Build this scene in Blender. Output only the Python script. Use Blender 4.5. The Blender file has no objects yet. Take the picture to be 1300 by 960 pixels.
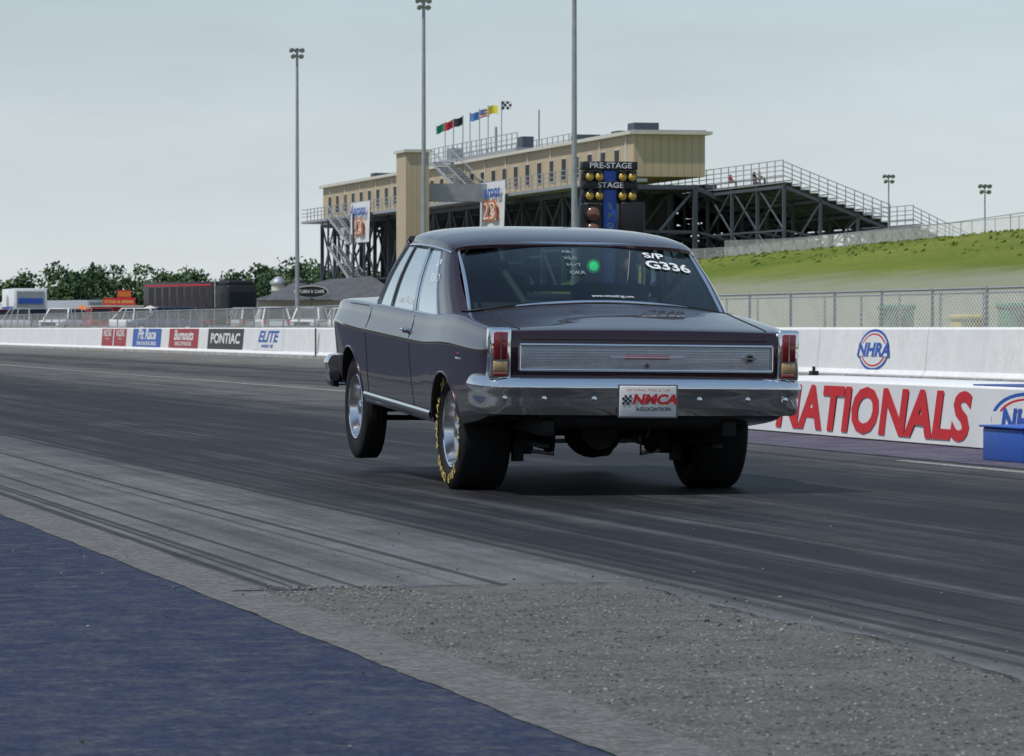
import bpy, bmesh, math, random
import numpy as np
from mathutils import Matrix, Vector
random.seed(7); np.random.seed(7)
R=math.radians
scene=bpy.context.scene
COL=scene.collection
TH=R(13.5)
T=Matrix.Rotation(TH,4,'Z')      # strip frame: x across the strip, y down the strip
def TR(x,y,z): return Matrix.Translation((x,y,z))
FACE_L=Matrix.Rotation(R(-90),4,'Z')@Matrix.Rotation(R(90),4,'X')   # text facing -x
FACE_B=Matrix.Rotation(R(90),4,'X')                                  # text facing -y

# ------------------------------------------------------------------ materials
def nodes(name):
    m=bpy.data.materials.new(name); m.use_nodes=True
    nt=m.node_tree
    return m,nt,nt.nodes["Principled BSDF"]
def mat(name,col,rough=.6,metal=0,spec=.5,coat=0,var=.12,scale=6,bump=0,bscale=60,emit=None,es=0,detail=5):
    m,nt,b=nodes(name)
    b.inputs['Roughness'].default_value=rough
    b.inputs['Metallic'].default_value=metal
    b.inputs['Specular IOR Level'].default_value=spec
    b.inputs['Coat Weight'].default_value=coat
    b.inputs['Coat Roughness'].default_value=.04
    tc=nt.nodes.new('ShaderNodeTexCoord')
    if var>0:
        n=nt.nodes.new('ShaderNodeTexNoise'); n.inputs['Scale'].default_value=scale; n.inputs['Detail'].default_value=detail
        nt.links.new(tc.outputs['Object'],n.inputs['Vector'])
        r=nt.nodes.new('ShaderNodeValToRGB')
        c=col
        r.color_ramp.elements[0].position=.3; r.color_ramp.elements[1].position=.7
        r.color_ramp.elements[0].color=(c[0]*(1-var),c[1]*(1-var),c[2]*(1-var),1)
        r.color_ramp.elements[1].color=(min(1,c[0]*(1+var)),min(1,c[1]*(1+var)),min(1,c[2]*(1+var)),1)
        nt.links.new(n.outputs['Fac'],r.inputs['Fac']); nt.links.new(r.outputs['Color'],b.inputs['Base Color'])
    else:
        b.inputs['Base Color'].default_value=(*col,1)
    if bump>0:
        n2=nt.nodes.new('ShaderNodeTexNoise'); n2.inputs['Scale'].default_value=bscale; n2.inputs['Detail'].default_value=4
        nt.links.new(tc.outputs['Object'],n2.inputs['Vector'])
        bp=nt.nodes.new('ShaderNodeBump'); bp.inputs['Strength'].default_value=bump; bp.inputs['Distance'].default_value=.02
        nt.links.new(n2.outputs['Fac'],bp.inputs['Height']); nt.links.new(bp.outputs['Normal'],b.inputs['Normal'])
    if emit:
        b.inputs['Emission Color'].default_value=(*emit,1); b.inputs['Emission Strength'].default_value=es
    return m
def math_node(nt,op,a,b=None,c=None):
    n=nt.nodes.new('ShaderNodeMath'); n.operation=op
    for i,v in enumerate((a,b,c)):
        if v is None: continue
        if isinstance(v,(int,float)): n.inputs[i].default_value=v
        else: nt.links.new(v,n.inputs[i])
    return n.outputs[0]
def mixc(nt,fac,a,b,mode='MIX'):
    n=nt.nodes.new('ShaderNodeMix'); n.data_type='RGBA'; n.blend_type=mode
    for sock,v in ((n.inputs[0],fac),(n.inputs[6],a),(n.inputs[7],b)):
        if isinstance(v,(int,float)): sock.default_value=v
        elif isinstance(v,tuple): sock.default_value=(*v,1)
        else: nt.links.new(v,sock)
    return n.outputs[2]
def noise(nt,vec,scale,detail=5,rough=.55,sc=(1,1,1)):
    mp=nt.nodes.new('ShaderNodeMapping'); mp.inputs['Scale'].default_value=sc
    nt.links.new(vec,mp.inputs['Vector'])
    n=nt.nodes.new('ShaderNodeTexNoise'); n.inputs['Scale'].default_value=scale; n.inputs['Detail'].default_value=detail
    n.inputs['Roughness'].default_value=rough
    nt.links.new(mp.outputs[0],n.inputs['Vector']); return n.outputs['Fac']
def ramp(nt,fac,stops):
    r=nt.nodes.new('ShaderNodeValToRGB'); cr=r.color_ramp
    while len(cr.elements)<len(stops): cr.elements.new(.5)
    for e,(p,c) in zip(cr.elements,stops):
        e.position=p; e.color=(c,c,c,1) if isinstance(c,(int,float)) else (*c,1)
    nt.links.new(fac,r.inputs['Fac']); return r.outputs['Color']

def track_material():
    m,nt,b=nodes('rubbered_track')
    tc=nt.nodes.new('ShaderNodeTexCoord'); vec=tc.outputs['Object']
    sx=nt.nodes.new('ShaderNodeSeparateXYZ'); nt.links.new(vec,sx.inputs[0])
    wob=noise(nt,vec,1,3,.5,(.5,.05,1))
    q=math_node(nt,'ADD',sx.outputs['X'],math_node(nt,'MULTIPLY',math_node(nt,'SUBTRACT',wob,.5),.9))
    qn=math_node(nt,'DIVIDE',q,25)
    rub=ramp(nt,qn,[(0,.10),(.105,.12),(.145,.20),(.168,.80),(.20,1.0),(.225,.86),(.245,.80),(.27,1.05),(.31,.95),(.35,.60),(.40,.32),(.48,.22),(.54,.75),(.60,.50),(.65,.80),(.72,.30),(.80,.15),(.90,.10),(1,.15)])
    st1=noise(nt,vec,1,6,.65,(4,.035,1))
    st2=noise(nt,vec,1,5,.65,(26,.10,1))
    st3=noise(nt,vec,1,6,.7,(1.3,.30,1))
    s=math_node(nt,'ADD',math_node(nt,'MULTIPLY',math_node(nt,'SUBTRACT',st1,.5),2.8),math_node(nt,'MULTIPLY',math_node(nt,'SUBTRACT',st2,.5),2.2))
    s=math_node(nt,'ADD',s,math_node(nt,'MULTIPLY',math_node(nt,'SUBTRACT',st3,.5),2.0))
    f=math_node(nt,'ADD',rub,math_node(nt,'MULTIPLY',s,.6))
    f=math_node(nt,'MINIMUM',math_node(nt,'MAXIMUM',f,0),1)
    warm=ramp(nt,qn,[(0,(.135,.142,.143)),(.20,(.130,.138,.140)),(.32,(.125,.124,.120)),(.6,(.165,.155,.142)),(1,(.20,.19,.17))])
    base=mixc(nt,f,warm,(.012,.012,.0135))
    g=noise(nt,vec,55,3,.7)
    base=mixc(nt,.7,base,ramp(nt,g,[(.25,.45),(.75,1.6)]),'MULTIPLY')
    g2=noise(nt,vec,.6,6,.75)
    base=mixc(nt,.8,base,ramp(nt,g2,[(.3,.62),(.7,1.32)]),'MULTIPLY')
    g3=noise(nt,vec,7,5,.8,(1,.5,1))
    base=mixc(nt,.6,base,ramp(nt,g3,[(.3,.65),(.7,1.35)]),'MULTIPLY')
    sc=ramp(nt,noise(nt,vec,1,2,.4,(14,.018,1)),[(.58,0.0),(.64,.7)])
    base=mixc(nt,sc,base,(.014,.014,.015))
    nt.links.new(base,b.inputs['Base Color'])
    rr=ramp(nt,f,[(0,.92),(1,.58)]); nt.links.new(rr,b.inputs['Roughness'])
    b.inputs['Specular IOR Level'].default_value=.15
    bp=nt.nodes.new('ShaderNodeBump'); bp.inputs['Strength'].default_value=.5; bp.inputs['Distance'].default_value=.006
    nt.links.new(noise(nt,vec,70,4,.75),bp.inputs['Height']); nt.links.new(bp.outputs['Normal'],b.inputs['Normal'])
    return m
def ground_mat(name,c1,c2,s1,c3,speck=0.0,spec=.15,bump=.5,bs=70,dist=.01,gr=.8):
    m,nt,b=nodes(name)
    tc=nt.nodes.new('ShaderNodeTexCoord'); vec=tc.outputs['Object']
    n1=ramp(nt,noise(nt,vec,s1,6,.65),[(.32,0.0),(.68,1.0)])
    base=mixc(nt,n1,c1,c2)
    n2=ramp(nt,noise(nt,vec,s1*7,6,.7),[(.45,0.0),(.72,1.0)])
    base=mixc(nt,n2,base,c3)
    g=noise(nt,vec,bs,3,.8)
    base=mixc(nt,gr,base,ramp(nt,g,[(.28,.45),(.5,.95),(.72,1.7)]),'MULTIPLY')
    if speck>0:
        v=nt.nodes.new('ShaderNodeTexVoronoi'); v.inputs['Scale'].default_value=60; nt.links.new(vec,v.inputs['Vector'])
        sp=ramp(nt,v.outputs['Distance'],[(0,1.0),(.22,1.0),(.3,0.0)])
        rnd=ramp(nt,v.outputs['Color'],[(.5,0.0),(.8,1.0)])
        base=mixc(nt,math_node(nt,'MULTIPLY',math_node(nt,'MULTIPLY',sp,rnd),speck),base,(.34,.33,.31))
    nt.links.new(base,b.inputs['Base Color'])
    b.inputs['Roughness'].default_value=.92; b.inputs['Specular IOR Level'].default_value=spec
    bp=nt.nodes.new('ShaderNodeBump'); bp.inputs['Strength'].default_value=bump; bp.inputs['Distance'].default_value=dist
    nt.links.new(g,bp.inputs['Height']); nt.links.new(bp.outputs['Normal'],b.inputs['Normal'])
    return m
def glass_mat(name,tint,ior=1.5,extra=0.0):
    m=bpy.data.materials.new(name); m.use_nodes=True; nt=m.node_tree
    for n in list(nt.nodes): nt.nodes.remove(n)
    o=nt.nodes.new('ShaderNodeOutputMaterial'); t=nt.nodes.new('ShaderNodeBsdfTransparent'); g=nt.nodes.new('ShaderNodeBsdfGlossy')
    fr=nt.nodes.new('ShaderNodeFresnel'); fr.inputs['IOR'].default_value=ior
    t.inputs['Color'].default_value=(*tint,1); g.inputs['Roughness'].default_value=.02; g.inputs['Color'].default_value=(.85,.9,.92,1)
    mx=nt.nodes.new('ShaderNodeMixShader')
    nt.links.new(math_node(nt,'ADD',fr.outputs[0],extra),mx.inputs[0]); nt.links.new(t.outputs[0],mx.inputs[1]); nt.links.new(g.outputs[0],mx.inputs[2])
    nt.links.new(mx.outputs[0],o.inputs[0]); return m
def mesh_fence_mat(name,col,cell,wire,horizontal_axis='Y'):
    m,nt,b=nodes(name)
    tc=nt.nodes.new('ShaderNodeTexCoord'); sx=nt.nodes.new('ShaderNodeSeparateXYZ'); nt.links.new(tc.outputs['Object'],sx.inputs[0])
    a=math_node(nt,'MULTIPLY',sx.outputs[horizontal_axis],.6); z=sx.outputs['Z']
    d1=math_node(nt,'FRACT',math_node(nt,'DIVIDE',math_node(nt,'ADD',a,z),cell))
    d2=math_node(nt,'FRACT',math_node(nt,'DIVIDE',math_node(nt,'SUBTRACT',a,z),cell))
    w1=math_node(nt,'LESS_THAN',d1,wire); w2=math_node(nt,'LESS_THAN',d2,wire)
    al=math_node(nt,'MAXIMUM',w1,w2)
    nt.links.new(al,b.inputs['Alpha']); b.inputs['Base Color'].default_value=(*col,1)
    b.inputs['Roughness'].default_value=.7; b.inputs['Metallic'].default_value=0
    return m
def corrugated(name,col,scale,axis='X'):
    m,nt,b=nodes(name)
    tc=nt.nodes.new('ShaderNodeTexCoord'); sx=nt.nodes.new('ShaderNodeSeparateXYZ'); nt.links.new(tc.outputs['Object'],sx.inputs[0])
    s=math_node(nt,'ADD',sx.outputs['X'],sx.outputs['Y'])
    w=math_node(nt,'FRACT',math_node(nt,'MULTIPLY',s,scale))
    w=ramp(nt,w,[(0,.72),(.12,1.0),(.88,1.0),(1,.72)])
    n=ramp(nt,noise(nt,tc.outputs['Object'],.25,5,.6),[(.3,.9),(.7,1.06)])
    c=mixc(nt,1.0,mixc(nt,1.0,col,w,'MULTIPLY'),n,'MULTIPLY')
    nt.links.new(c,b.inputs['Base Color']); b.inputs['Roughness'].default_value=.6; b.inputs['Specular IOR Level'].default_value=.3
    return m

# ------------------------------------------------------------------ mesh builder
class MB:
    def __init__(s): s.v=[]; s.f=[]; s.mi=[]; s.sm=[]; s.mats=[]
    def add(s,vs,fs,mt,smooth=False,M=None):
        if mt not in s.mats: s.mats.append(mt)
        k=s.mats.index(mt); o=len(s.v)
        if M is not None: vs=[tuple(M@Vector(p)) for p in vs]
        s.v.extend([tuple(p) for p in vs])
        for f in fs: s.f.append([i+o for i in f]); s.mi.append(k); s.sm.append(smooth)
    def box(s,x0,x1,y0,y1,z0,z1,mt,M=None):
        vs=[(x,y,z) for z in (z0,z1) for y in (y0,y1) for x in (x0,x1)]
        s.add(vs,[(0,2,3,1),(4,5,7,6),(0,1,5,4),(2,6,7,3),(0,4,6,2),(1,3,7,5)],mt,False,M)
    def rbox(s,x0,x1,y0,y1,z0,z1,r,mt,M=None,seg=2):
        bm=bmesh.new(); bmesh.ops.create_cube(bm,size=1)
        for v in bm.verts: v.co=Vector(((x0+x1)/2+v.co.x*(x1-x0),(y0+y1)/2+v.co.y*(y1-y0),(z0+z1)/2+v.co.z*(z1-z0)))
        bmesh.ops.bevel(bm,geom=list(bm.edges),offset=r,segments=seg,profile=.5,affect='EDGES')
        bm.verts.index_update()
        s.add([v.co.copy() for v in bm.verts],[[v.index for v in f.verts] for f in bm.faces],mt,True,M); bm.free()
    def beam(s,a,b,w,mt,h=None):
        a=Vector(a); b=Vector(b); d=(b-a); L=d.length
        if L<1e-6: return
        q=d.to_track_quat('Z','Y').to_matrix().to_4x4(); h=h or w
        s.box(-w/2,w/2,-h/2,h/2,0,L,mt,Matrix.Translation(a)@q)
    def cyl(s,a,b,r,mt,n=12,r2=None,M=None,smooth=True):
        a=Vector(a); b=Vector(b); d=b-a; q=d.to_track_quat('Z','Y').to_matrix().to_4x4(); r2=r if r2 is None else r2
        L=d.length; vs=[]; 
        for z,rr in ((0,r),(L,r2)):
            for i in range(n):
                t=2*math.pi*i/n; vs.append((rr*math.cos(t),rr*math.sin(t),z))
        MM=Matrix.Translation(a)@q
        if M is not None: MM=M@MM
        s.add(vs,[(i,(i+1)%n,n+(i+1)%n,n+i) for i in range(n)],mt,smooth,MM)
        s.add(vs,[list(range(n))[::-1],list(range(n,2*n))],mt,False,MM)
    def lathe(s,prof,n,mt,M=None,smooth=True):
        vs=[];fs=[];k=len(prof)
        for i in range(n):
            t=2*math.pi*i/n
            for r,z in prof: vs.append((r*math.cos(t),r*math.sin(t),z))
        for i in range(n):
            j=(i+1)%n
            for a in range(k-1): fs.append((i*k+a,j*k+a,j*k+a+1,i*k+a+1))
        s.add(vs,fs,mt,smooth,M)
    def grid(s,fn,nu,nv,mt,smooth=True,M=None,flip=False):
        vs=[fn(i/nu,j/nv) for j in range(nv+1) for i in range(nu+1)]
        fs=[]
        for j in range(nv):
            for i in range(nu):
                a=j*(nu+1)+i; f=(a,a+1,a+nu+2,a+nu+1)
                fs.append(f[::-1] if flip else f)
        s.add(vs,fs,mt,smooth,M)
    def tube(s,path,r,mt,n=6,closed=False,M=None):
        P=[Vector(p) for p in path]; N=len(P); vs=[];fs=[]
        for i,p in enumerate(P):
            if closed: d=P[(i+1)%N]-P[i-1]
            else: d=P[min(i+1,N-1)]-P[max(i-1,0)]
            q=d.to_track_quat('Z','Y')
            for k in range(n):
                t=2*math.pi*k/n; vs.append(tuple(p+q@Vector((r*math.cos(t),r*math.sin(t),0))))
        for i in range(N if closed else N-1):
            j=(i+1)%N
            for k in range(n): fs.append((i*n+k,i*n+(k+1)%n,j*n+(k+1)%n,j*n+k))
        s.add(vs,fs,mt,True,M)
    def disc(s,c,rx,rz,mt,M=None,n=32,r0=0):
        vs=[];
        for i in range(n):
            t=2*math.pi*i/n; vs.append((rx*math.cos(t),rz*math.sin(t),0))
        s.add(vs,[list(range(n))],mt,False,(M or Matrix.Identity(4))@Matrix.Translation(c))
    def text(s,body,M,size,mt,shear=0,bold=0,sx=1.0,mapfn=None,align='CENTER',spacing=1.0):
        cu=bpy.data.curves.new('t','FONT'); cu.body=body; cu.size=size; cu.align_x=align; cu.align_y='CENTER'
        cu.shear=shear; cu.offset=bold; cu.resolution_u=3; cu.space_character=spacing
        ob=bpy.data.objects.new('t',cu); COL.objects.link(ob)
        dg=bpy.context.evaluated_depsgraph_get(); dg.update()
        me=bpy.data.meshes.new_from_object(ob.evaluated_get(dg))
        vs=[(v.co.x*sx,v.co.y,0) for v in me.vertices]; fs=[list(p.vertices) for p in me.polygons]
        bpy.data.objects.remove(ob); bpy.data.curves.remove(cu); bpy.data.meshes.remove(me)
        if mapfn: vs=[mapfn(*p[:2]) for p in vs]; M=None
        s.add(vs,fs,mt,False,M)
    def obj(s,name,parent=None,M=None,sharp=None):
        me=bpy.data.meshes.new(name); me.from_pydata(s.v,[],s.f); 
        for m in s.mats: me.materials.append(m)
        me.polygons.foreach_set('material_index',s.mi); me.polygons.foreach_set('use_smooth',s.sm)
        me.update()
        if sharp: me.set_sharp_from_angle(angle=R(sharp))
        o=bpy.data.objects.new(name,me); COL.objects.link(o)
        if parent: o.parent=parent
        if M is not None:
            if parent: o.matrix_local=M
            else: o.matrix_world=M
        return o
def empty(name,M=None,parent=None):
    e=bpy.data.objects.new(name,None); e.empty_display_size=.5; COL.objects.link(e)
    if parent: e.parent=parent
    if M is not None:
        if parent: e.matrix_local=M
        else: e.matrix_world=M
    return e

# ------------------------------------------------------------------ common materials
white=mat('white_paint',(.74,.75,.74),.6,var=.06,scale=1.2,bump=.05)
whitewall=ground_mat('painted_concrete',(.72,.73,.73),(.80,.80,.79),.35,(.68,.68,.67),bs=14,bump=.06,dist=.003,gr=.10)
red=mat('red_paint',(.60,.022,.03),.5,var=.05)
blue=mat('blue_paint',(.03,.10,.42),.5,var=.08)
black=mat('black_paint',(.012,.012,.013),.45,var=.1)
rubberblack=mat('tyre_rubber',(.014,.014,.015),.8,spec=.3,var=.25,scale=14,bump=.15,bscale=40)
chrome=mat('chrome',(.84,.85,.87),.05,1.0,var=.02)
alu=mat('polished_aluminium',(.85,.85,.87),.14,1.0,var=.05,scale=20)
galv=mat('galvanised_steel',(.34,.36,.38),.5,.3,var=.12,scale=2)
steel=mat('dark_steel',(.075,.092,.115),.6,.1,var=.2,scale=.5)
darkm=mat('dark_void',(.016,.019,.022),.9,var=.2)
yellow=mat('yellow_letter',(.60,.45,.12),.6,var=.1)
orange=mat('orange_paint',(.65,.18,.03),.5,var=.05)
green=mat('green_paint',(.04,.20,.10),.5,var=.1)

# ------------------------------------------------------------------ ground
gm=MB()
gmat=ground_mat('infield_ground',(.13,.13,.08),(.20,.18,.13),.05,(.09,.10,.05),bs=4)
gm.add([(-2500,-600,-.012),(2500,-600,-.012),(2500,4500,-.012),(-2500,4500,-.012)],[(0,1,2,3)],gmat)
gm.obj('ground',M=T)
tm=MB(); tm.add([(-1.5,-30,0),(23.0,-30,0),(23.0,620,0),(-1.5,620,0)],[(0,1,2,3)],track_material()); tm.obj('drag_strip',M=T)
bluepad=ground_mat('blue_painted_pavement',(.024,.033,.066),(.038,.048,.085),.9,(.078,.083,.096),bs=38,bump=.7,spec=.1,gr=1.0)
bm_=MB(); bm_.add([(-9,-30,.004),(2.26,-30,.004),(2.26,620,.004),(-9,620,.004)],[(0,1,2,3)],bluepad); bm_.obj('painted_apron',M=T)
conc=ground_mat('worn_concrete',(.125,.125,.12),(.155,.153,.148),1.6,(.085,.085,.085),bs=45,gr=1.0)
def wobble(i,a,s1=.35,ph=0): return a*(math.sin(i*s1+ph)+.6*math.sin(i*s1*2.7+1+ph)+.4*math.sin(i*s1*6.1+2+ph))
bm_=MB()
vs=[];fs=[];N=900
for i in range(N+1):
    p=-10+i*.12; vs+= [(2.255+wobble(i,.004,.5)+random.uniform(-.004,.004),p,.0065),(2.50+wobble(i,.012,.11,2)+random.uniform(-.008,.008),p,.0065)]
    if i: a=2*(i-1); fs.append((a,a+1,a+3,a+2))
bm_.add(vs,fs,conc); bm_.obj('concrete_edge_strip',M=T)
# coarse asphalt patch in front
asph=ground_mat('coarse_asphalt',(.105,.104,.098),(.145,.141,.132),.9,(.070,.070,.068),speck=.9,bs=75,bump=1,dist=.008,gr=1.0)
pts=[(-.98,14.2),(-.55,14.4),(-.15,14.55),(.22,14.66),(.42,14.66),(.53,14.2),(.62,13.70),(.80,12.9),(1.06,12.1),(1.18,11.5),(1.33,10.5),(1.62,8.6),(1.9,6.5),(2.2,3.0)]
def inv(X,Y): return (X*math.cos(TH)+Y*math.sin(TH), -X*math.sin(TH)+Y*math.cos(TH))
L=[]
for i in range(len(pts)-1):
    a,b=pts[i],pts[i+1]
    for k in range(24):
        t=k/24; j=i*24+k
        q_,p_=inv(a[0]+(b[0]-a[0])*t,a[1]+(b[1]-a[1])*t)
        L.append((q_+wobble(j,.006,.33)+random.uniform(-.005,.005),p_+wobble(j,.012,.21,1)+random.uniform(-.008,.008)))
L.append(inv(2.2,3.0))
bmx=bmesh.new(); vv=[bmx.verts.new((a,b,.0045)) for a,b in L]
vv+= [bmx.verts.new((3.0,-8,.0045)),bmx.verts.new((2.4,-8,.0045)),bmx.verts.new((2.4,L[0][1]-.05,.0045))]
f=bmx.faces.new(vv); bmesh.ops.triangulate(bmx,faces=[f],ngon_method='EAR_CLIP'); bmesh.ops.recalc_face_normals(bmx,faces=bmx.faces)
for f in bmx.faces:
    if f.normal.z<0: f.normal_flip()
bmx.verts.index_update()
bm_=MB(); bm_.add([v.co.copy() for v in bmx.verts],[[v.index for v in f.verts] for f in bmx.faces],asph); bmx.free(); bm_.obj('asphalt_patch',M=T)
bm_=MB(); seam=ground_mat('tar_seam',(.03,.03,.03),(.05,.05,.05),2,(.02,.02,.02),bs=60)
vs=[];fs=[]
for i,(a,b) in enumerate(L):
    w=max(.002,.009+wobble(i,.005,.17)); vs+=[(a-w*.6,b-w,.0085),(a+w*.6,b+w*1.6,.0085)]
    if i: k=2*(i-1); fs.append((k,k+1,k+3,k+2))
bm_.add(vs,fs,seam); bm_.obj('tar_seam',M=T)
linem=ground_mat('worn_line_paint',(.36,.36,.34),(.25,.25,.24),3,(.13,.13,.12),bs=40,bump=.1)
bm_=MB(); bm_.box(11.55,11.66,50,420,.001,.005,linem); bm_.obj('lane_line',M=T)
bm_=MB(); bm_.box(9.22,9.30,6,27,.001,.005,linem); bm_.obj('lane_line',M=T)
purple=ground_mat('purple_painted_concrete',(.075,.062,.10),(.16,.145,.165),2.5,(.055,.06,.11),bs=50)
bm_=MB(); bm_.box(9.5,10.66,22,36.5,.001,.006,purple); bm_.obj('painted_island_edge',M=T)
# loose gravel and exposed aggregate of the coarse patch
st=MB(); stms=[mat('stone_light',(.27,.26,.24),.9,var=.3,scale=30),mat('stone_mid',(.14,.135,.125),.9,var=.3,scale=30),mat('stone_dark',(.045,.045,.045),.9,var=.3,scale=30)]
bmx=bmesh.new(); bmesh.ops.create_icosphere(bmx,subdivisions=1,radius=1); bmx.verts.index_update()
IV=np.array([v.co[:] for v in bmx.verts]); IF=[[v.index for v in f.verts] for f in bmx.faces]; bmx.free()
def edge_q(p):
    for (a0,b0),(a1,b1) in zip(L[5*24:-1],L[5*24+1:]):
        if b1<=p<=b0: return a0
    return 3.0
cnt=0
while cnt<5200:
    p=random.uniform(7.8,14.3); eq=edge_q(p)
    q=random.uniform(2.5,min(eq,4.2) if eq>2.6 else 2.6)
    r=random.uniform(.0022,.0055)
    A=IV*np.array([r*random.uniform(.8,1.4),r*random.uniform(.8,1.4),r*.55])*(1+np.random.uniform(-.2,.2,(len(IV),1)))+np.array([q,p,.0045+r*.12])
    st.add(A.tolist(),IF,random.choice((stms[0],stms[1],stms[1],stms[2]))); cnt+=1
for i in range(420):
    if i<230:
        a=random.choice(L); q,p=a[0]+random.gauss(0,.2),a[1]+random.gauss(0,.4)
    else: q,p=random.uniform(-.5,6.5),random.uniform(8,19)
    r=random.uniform(.002,.0050)*(1.6 if random.random()<.06 else 1)
    A=IV*np.array([r*random.uniform(.8,1.4),r*random.uniform(.8,1.4),r*.7])*(1+np.random.uniform(-.2,.2,(len(IV),1)))+np.array([q,p,.006+r*.5])
    st.add(A.tolist(),IF,random.choice(stms))
st.obj('gravel',M=T)

# ------------------------------------------------------------------ grass hill
def sst(a,b,x):
    t=max(0,min(1,(x-a)/(b-a))); return t*t*(3-2*t)
def hmask(q,p): return (sst(.20,.272,q/p) if p>1 else 1.0)*(1-sst(300,370,p))
def hill_z(q,p):
    H=(6.0-1.1*sst(150,270,p))*hmask(q,p)
    t=max(0,min(1,(q-28)/50)); prof=math.sin(t*math.pi/2)**1.15
    return -.02+H*prof+ (.10*math.sin(q*.21+p*.05)+.07*math.sin(p*.13+1))*min(1,t*3)*hmask(q,p)
gr=MB()
m,nt,b=nodes('grass')
tc=nt.nodes.new('ShaderNodeTexCoord'); vec=tc.outputs['Object']
sx=nt.nodes.new('ShaderNodeSeparateXYZ'); nt.links.new(vec,sx.inputs[0])
base=mixc(nt,ramp(nt,noise(nt,vec,.07,6,.6),[(.35,0.0),(.65,1.0)]),(.130,.180,.026),(.205,.235,.046))
base=mixc(nt,ramp(nt,noise(nt,vec,.35,6,.75,(1,.35,1)),[(.48,0.0),(.72,.7)]),base,(.085,.135,.024))
base=mixc(nt,.7,base,ramp(nt,noise(nt,vec,4,5,.85),[(.3,.6),(.7,1.45)]),'MULTIPLY')
dry=math_node(nt,'ADD',math_node(nt,'DIVIDE',sx.outputs['X'],50),math_node(nt,'MULTIPLY',math_node(nt,'SUBTRACT',noise(nt,vec,.5,4,.7),.5),.15))
base=mixc(nt,ramp(nt,dry,[(.86,1.0),(.95,0.0)]),base,(.30,.30,.21))
nt.links.new(base,b.inputs['Base Color']); b.inputs['Roughness'].default_value=.95; b.inputs['Specular IOR Level'].default_value=.1
bp=nt.nodes.new('ShaderNodeBump'); bp.inputs['Strength'].default_value=.7; bp.inputs['Distance'].default_value=.2
nt.links.new(noise(nt,vec,3,6,.85),bp.inputs['Height']); nt.links.new(bp.outputs['Normal'],b.inputs['Normal'])
grass=m
gr.grid(lambda u,v:((28+u**1.6*250),-40+v*470,hill_z(28+u**1.6*250,-40+v*470)),80,130,grass)
gr.obj('grass_hill',M=T)
tf=MB(); g2=mat('grass_blades',(.165,.20,.045),.9,spec=.1,var=.35,scale=1)
for i in range(7000):
    q=random.uniform(50,80); p=random.uniform(60,285)
    z=hill_z(q,p); a=random.uniform(0,3.14); h=random.uniform(.04,.13)*(1.5 if q>76 else 1); w_=random.uniform(.08,.2)
    c,s=math.cos(a)*w_,math.sin(a)*w_
    tf.add([(q-c,p-s,z-.03),(q+c,p+s,z-.03),(q+c*.3+.04,p+s*.3,z+h)],[(0,1,2)],g2)
tf.obj('grass_tufts',M=T)

# ------------------------------------------------------------------ far white wall with advertising
wl=MB()
def wallseg(p0,p1):
    prof=[(23.0,0),(23.0,.12),(23.06,.2),(23.12,.90),(23.15,.94),(23.30,.94),(23.33,.90),(23.4,.2),(23.45,.1),(23.45,0)]
    vs=[(a,p,z) for p in (p0,p1) for a,z in prof]; n=len(prof)
    wl.add(vs,[(i,i+1,n+i+1,n+i) for i in range(n-1)],whitewall)
    wl.add(vs,[list(range(n)),list(range(n,2*n))[::-1]],whitewall)
p=-30
while p<560:
    wallseg(p,p+5.98); p+=6
SL=math.atan2(.06,.70)
def onwall(p,z):
    x=23.06+.06*(z-.2)/.7
    return TR(x-.006,p,z)@FACE_L@Matrix.Rotation(-SL,4,'X')
def panel(mb,Mx,w,h,mt):
    mb.add([(-w/2,-h/2,0),(w/2,-h/2,0),(w/2,h/2,0),(-w/2,h/2,0)],[(0,1,2,3)],mt,False,Mx)
up=Matrix.Translation((0,0,.005))
def ad(p0,p1,bg,lines):
    c=(p0+p1)/2; w=abs(p1-p0); panel(wl,onwall(c,.56),w,.70,bg)
    for s,col,size,dx,dz,sx,sh in lines: wl.text(s,onwall(c,.56)@up@TR(dx,dz,0),size,col,shear=sh,bold=size*.03,sx=sx)
adred=mat('ad_red',(.36,.02,.03),.5,var=.04); adblue=mat('ad_blue',(.03,.11,.42),.5,var=.04)
ad(168.9,165.6,adred,[('RACING',white,.38,0,.16,1.6,0),('* * *',white,.3,0,-.15,2,0)])
ad(165.3,161.8,adred,[('RACING',white,.38,0,.16,1.6,0),('* * *',white,.3,0,-.15,2,0)])
ad(160.0,152.6,adblue,[('Pit Race',white,.55,0,.12,2.6,.2),('DRAG RACING SERIES',white,.2,0,-.22,2.6,0)])
ad(150.6,143.8,adred,[('Burnouts',white,.5,0,.1,2.4,.2),('KING OF RACING',white,.2,0,-.2,2.4,0)])
ad(141.7,134.4,black,[('PONTIAC',white,.48,0,0,2.9,0)])
ad(132.7,126.9,white,[('ELITE',adblue,.5,0,.08,3,.3),('motor oil',adblue,.18,0,-.2,3,0)])
def oval(mb,Mx,w,h,txt,ts,sx):
    for k,(a,mt) in enumerate(((1,blue),(.90,white),(.82,red),(.74,white))):
        mb.disc((0,0,.003*k),w/2*a,h/2*a*(1 if k==0 else .97),mt,Mx,36)
    mb.box(-w*.47,w*.47,-h*.15,h*.15,.010,.013,white,Mx)
    mb.text(txt,Mx@TR(0,-.01*h,.016),ts,blue,shear=.2,bold=ts*.045,sx=sx)
oval(wl,onwall(68.8,.54),1.68,.74,'NHRA',.32,2.0)
wl.box(22.98,23.01,121.0,121.12,.05,.92,black)
scuff=ground_mat('wall_grime',(.30,.29,.28),(.5,.5,.49),1.2,(.2,.2,.2),bs=10,bump=.05,gr=.4)
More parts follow.
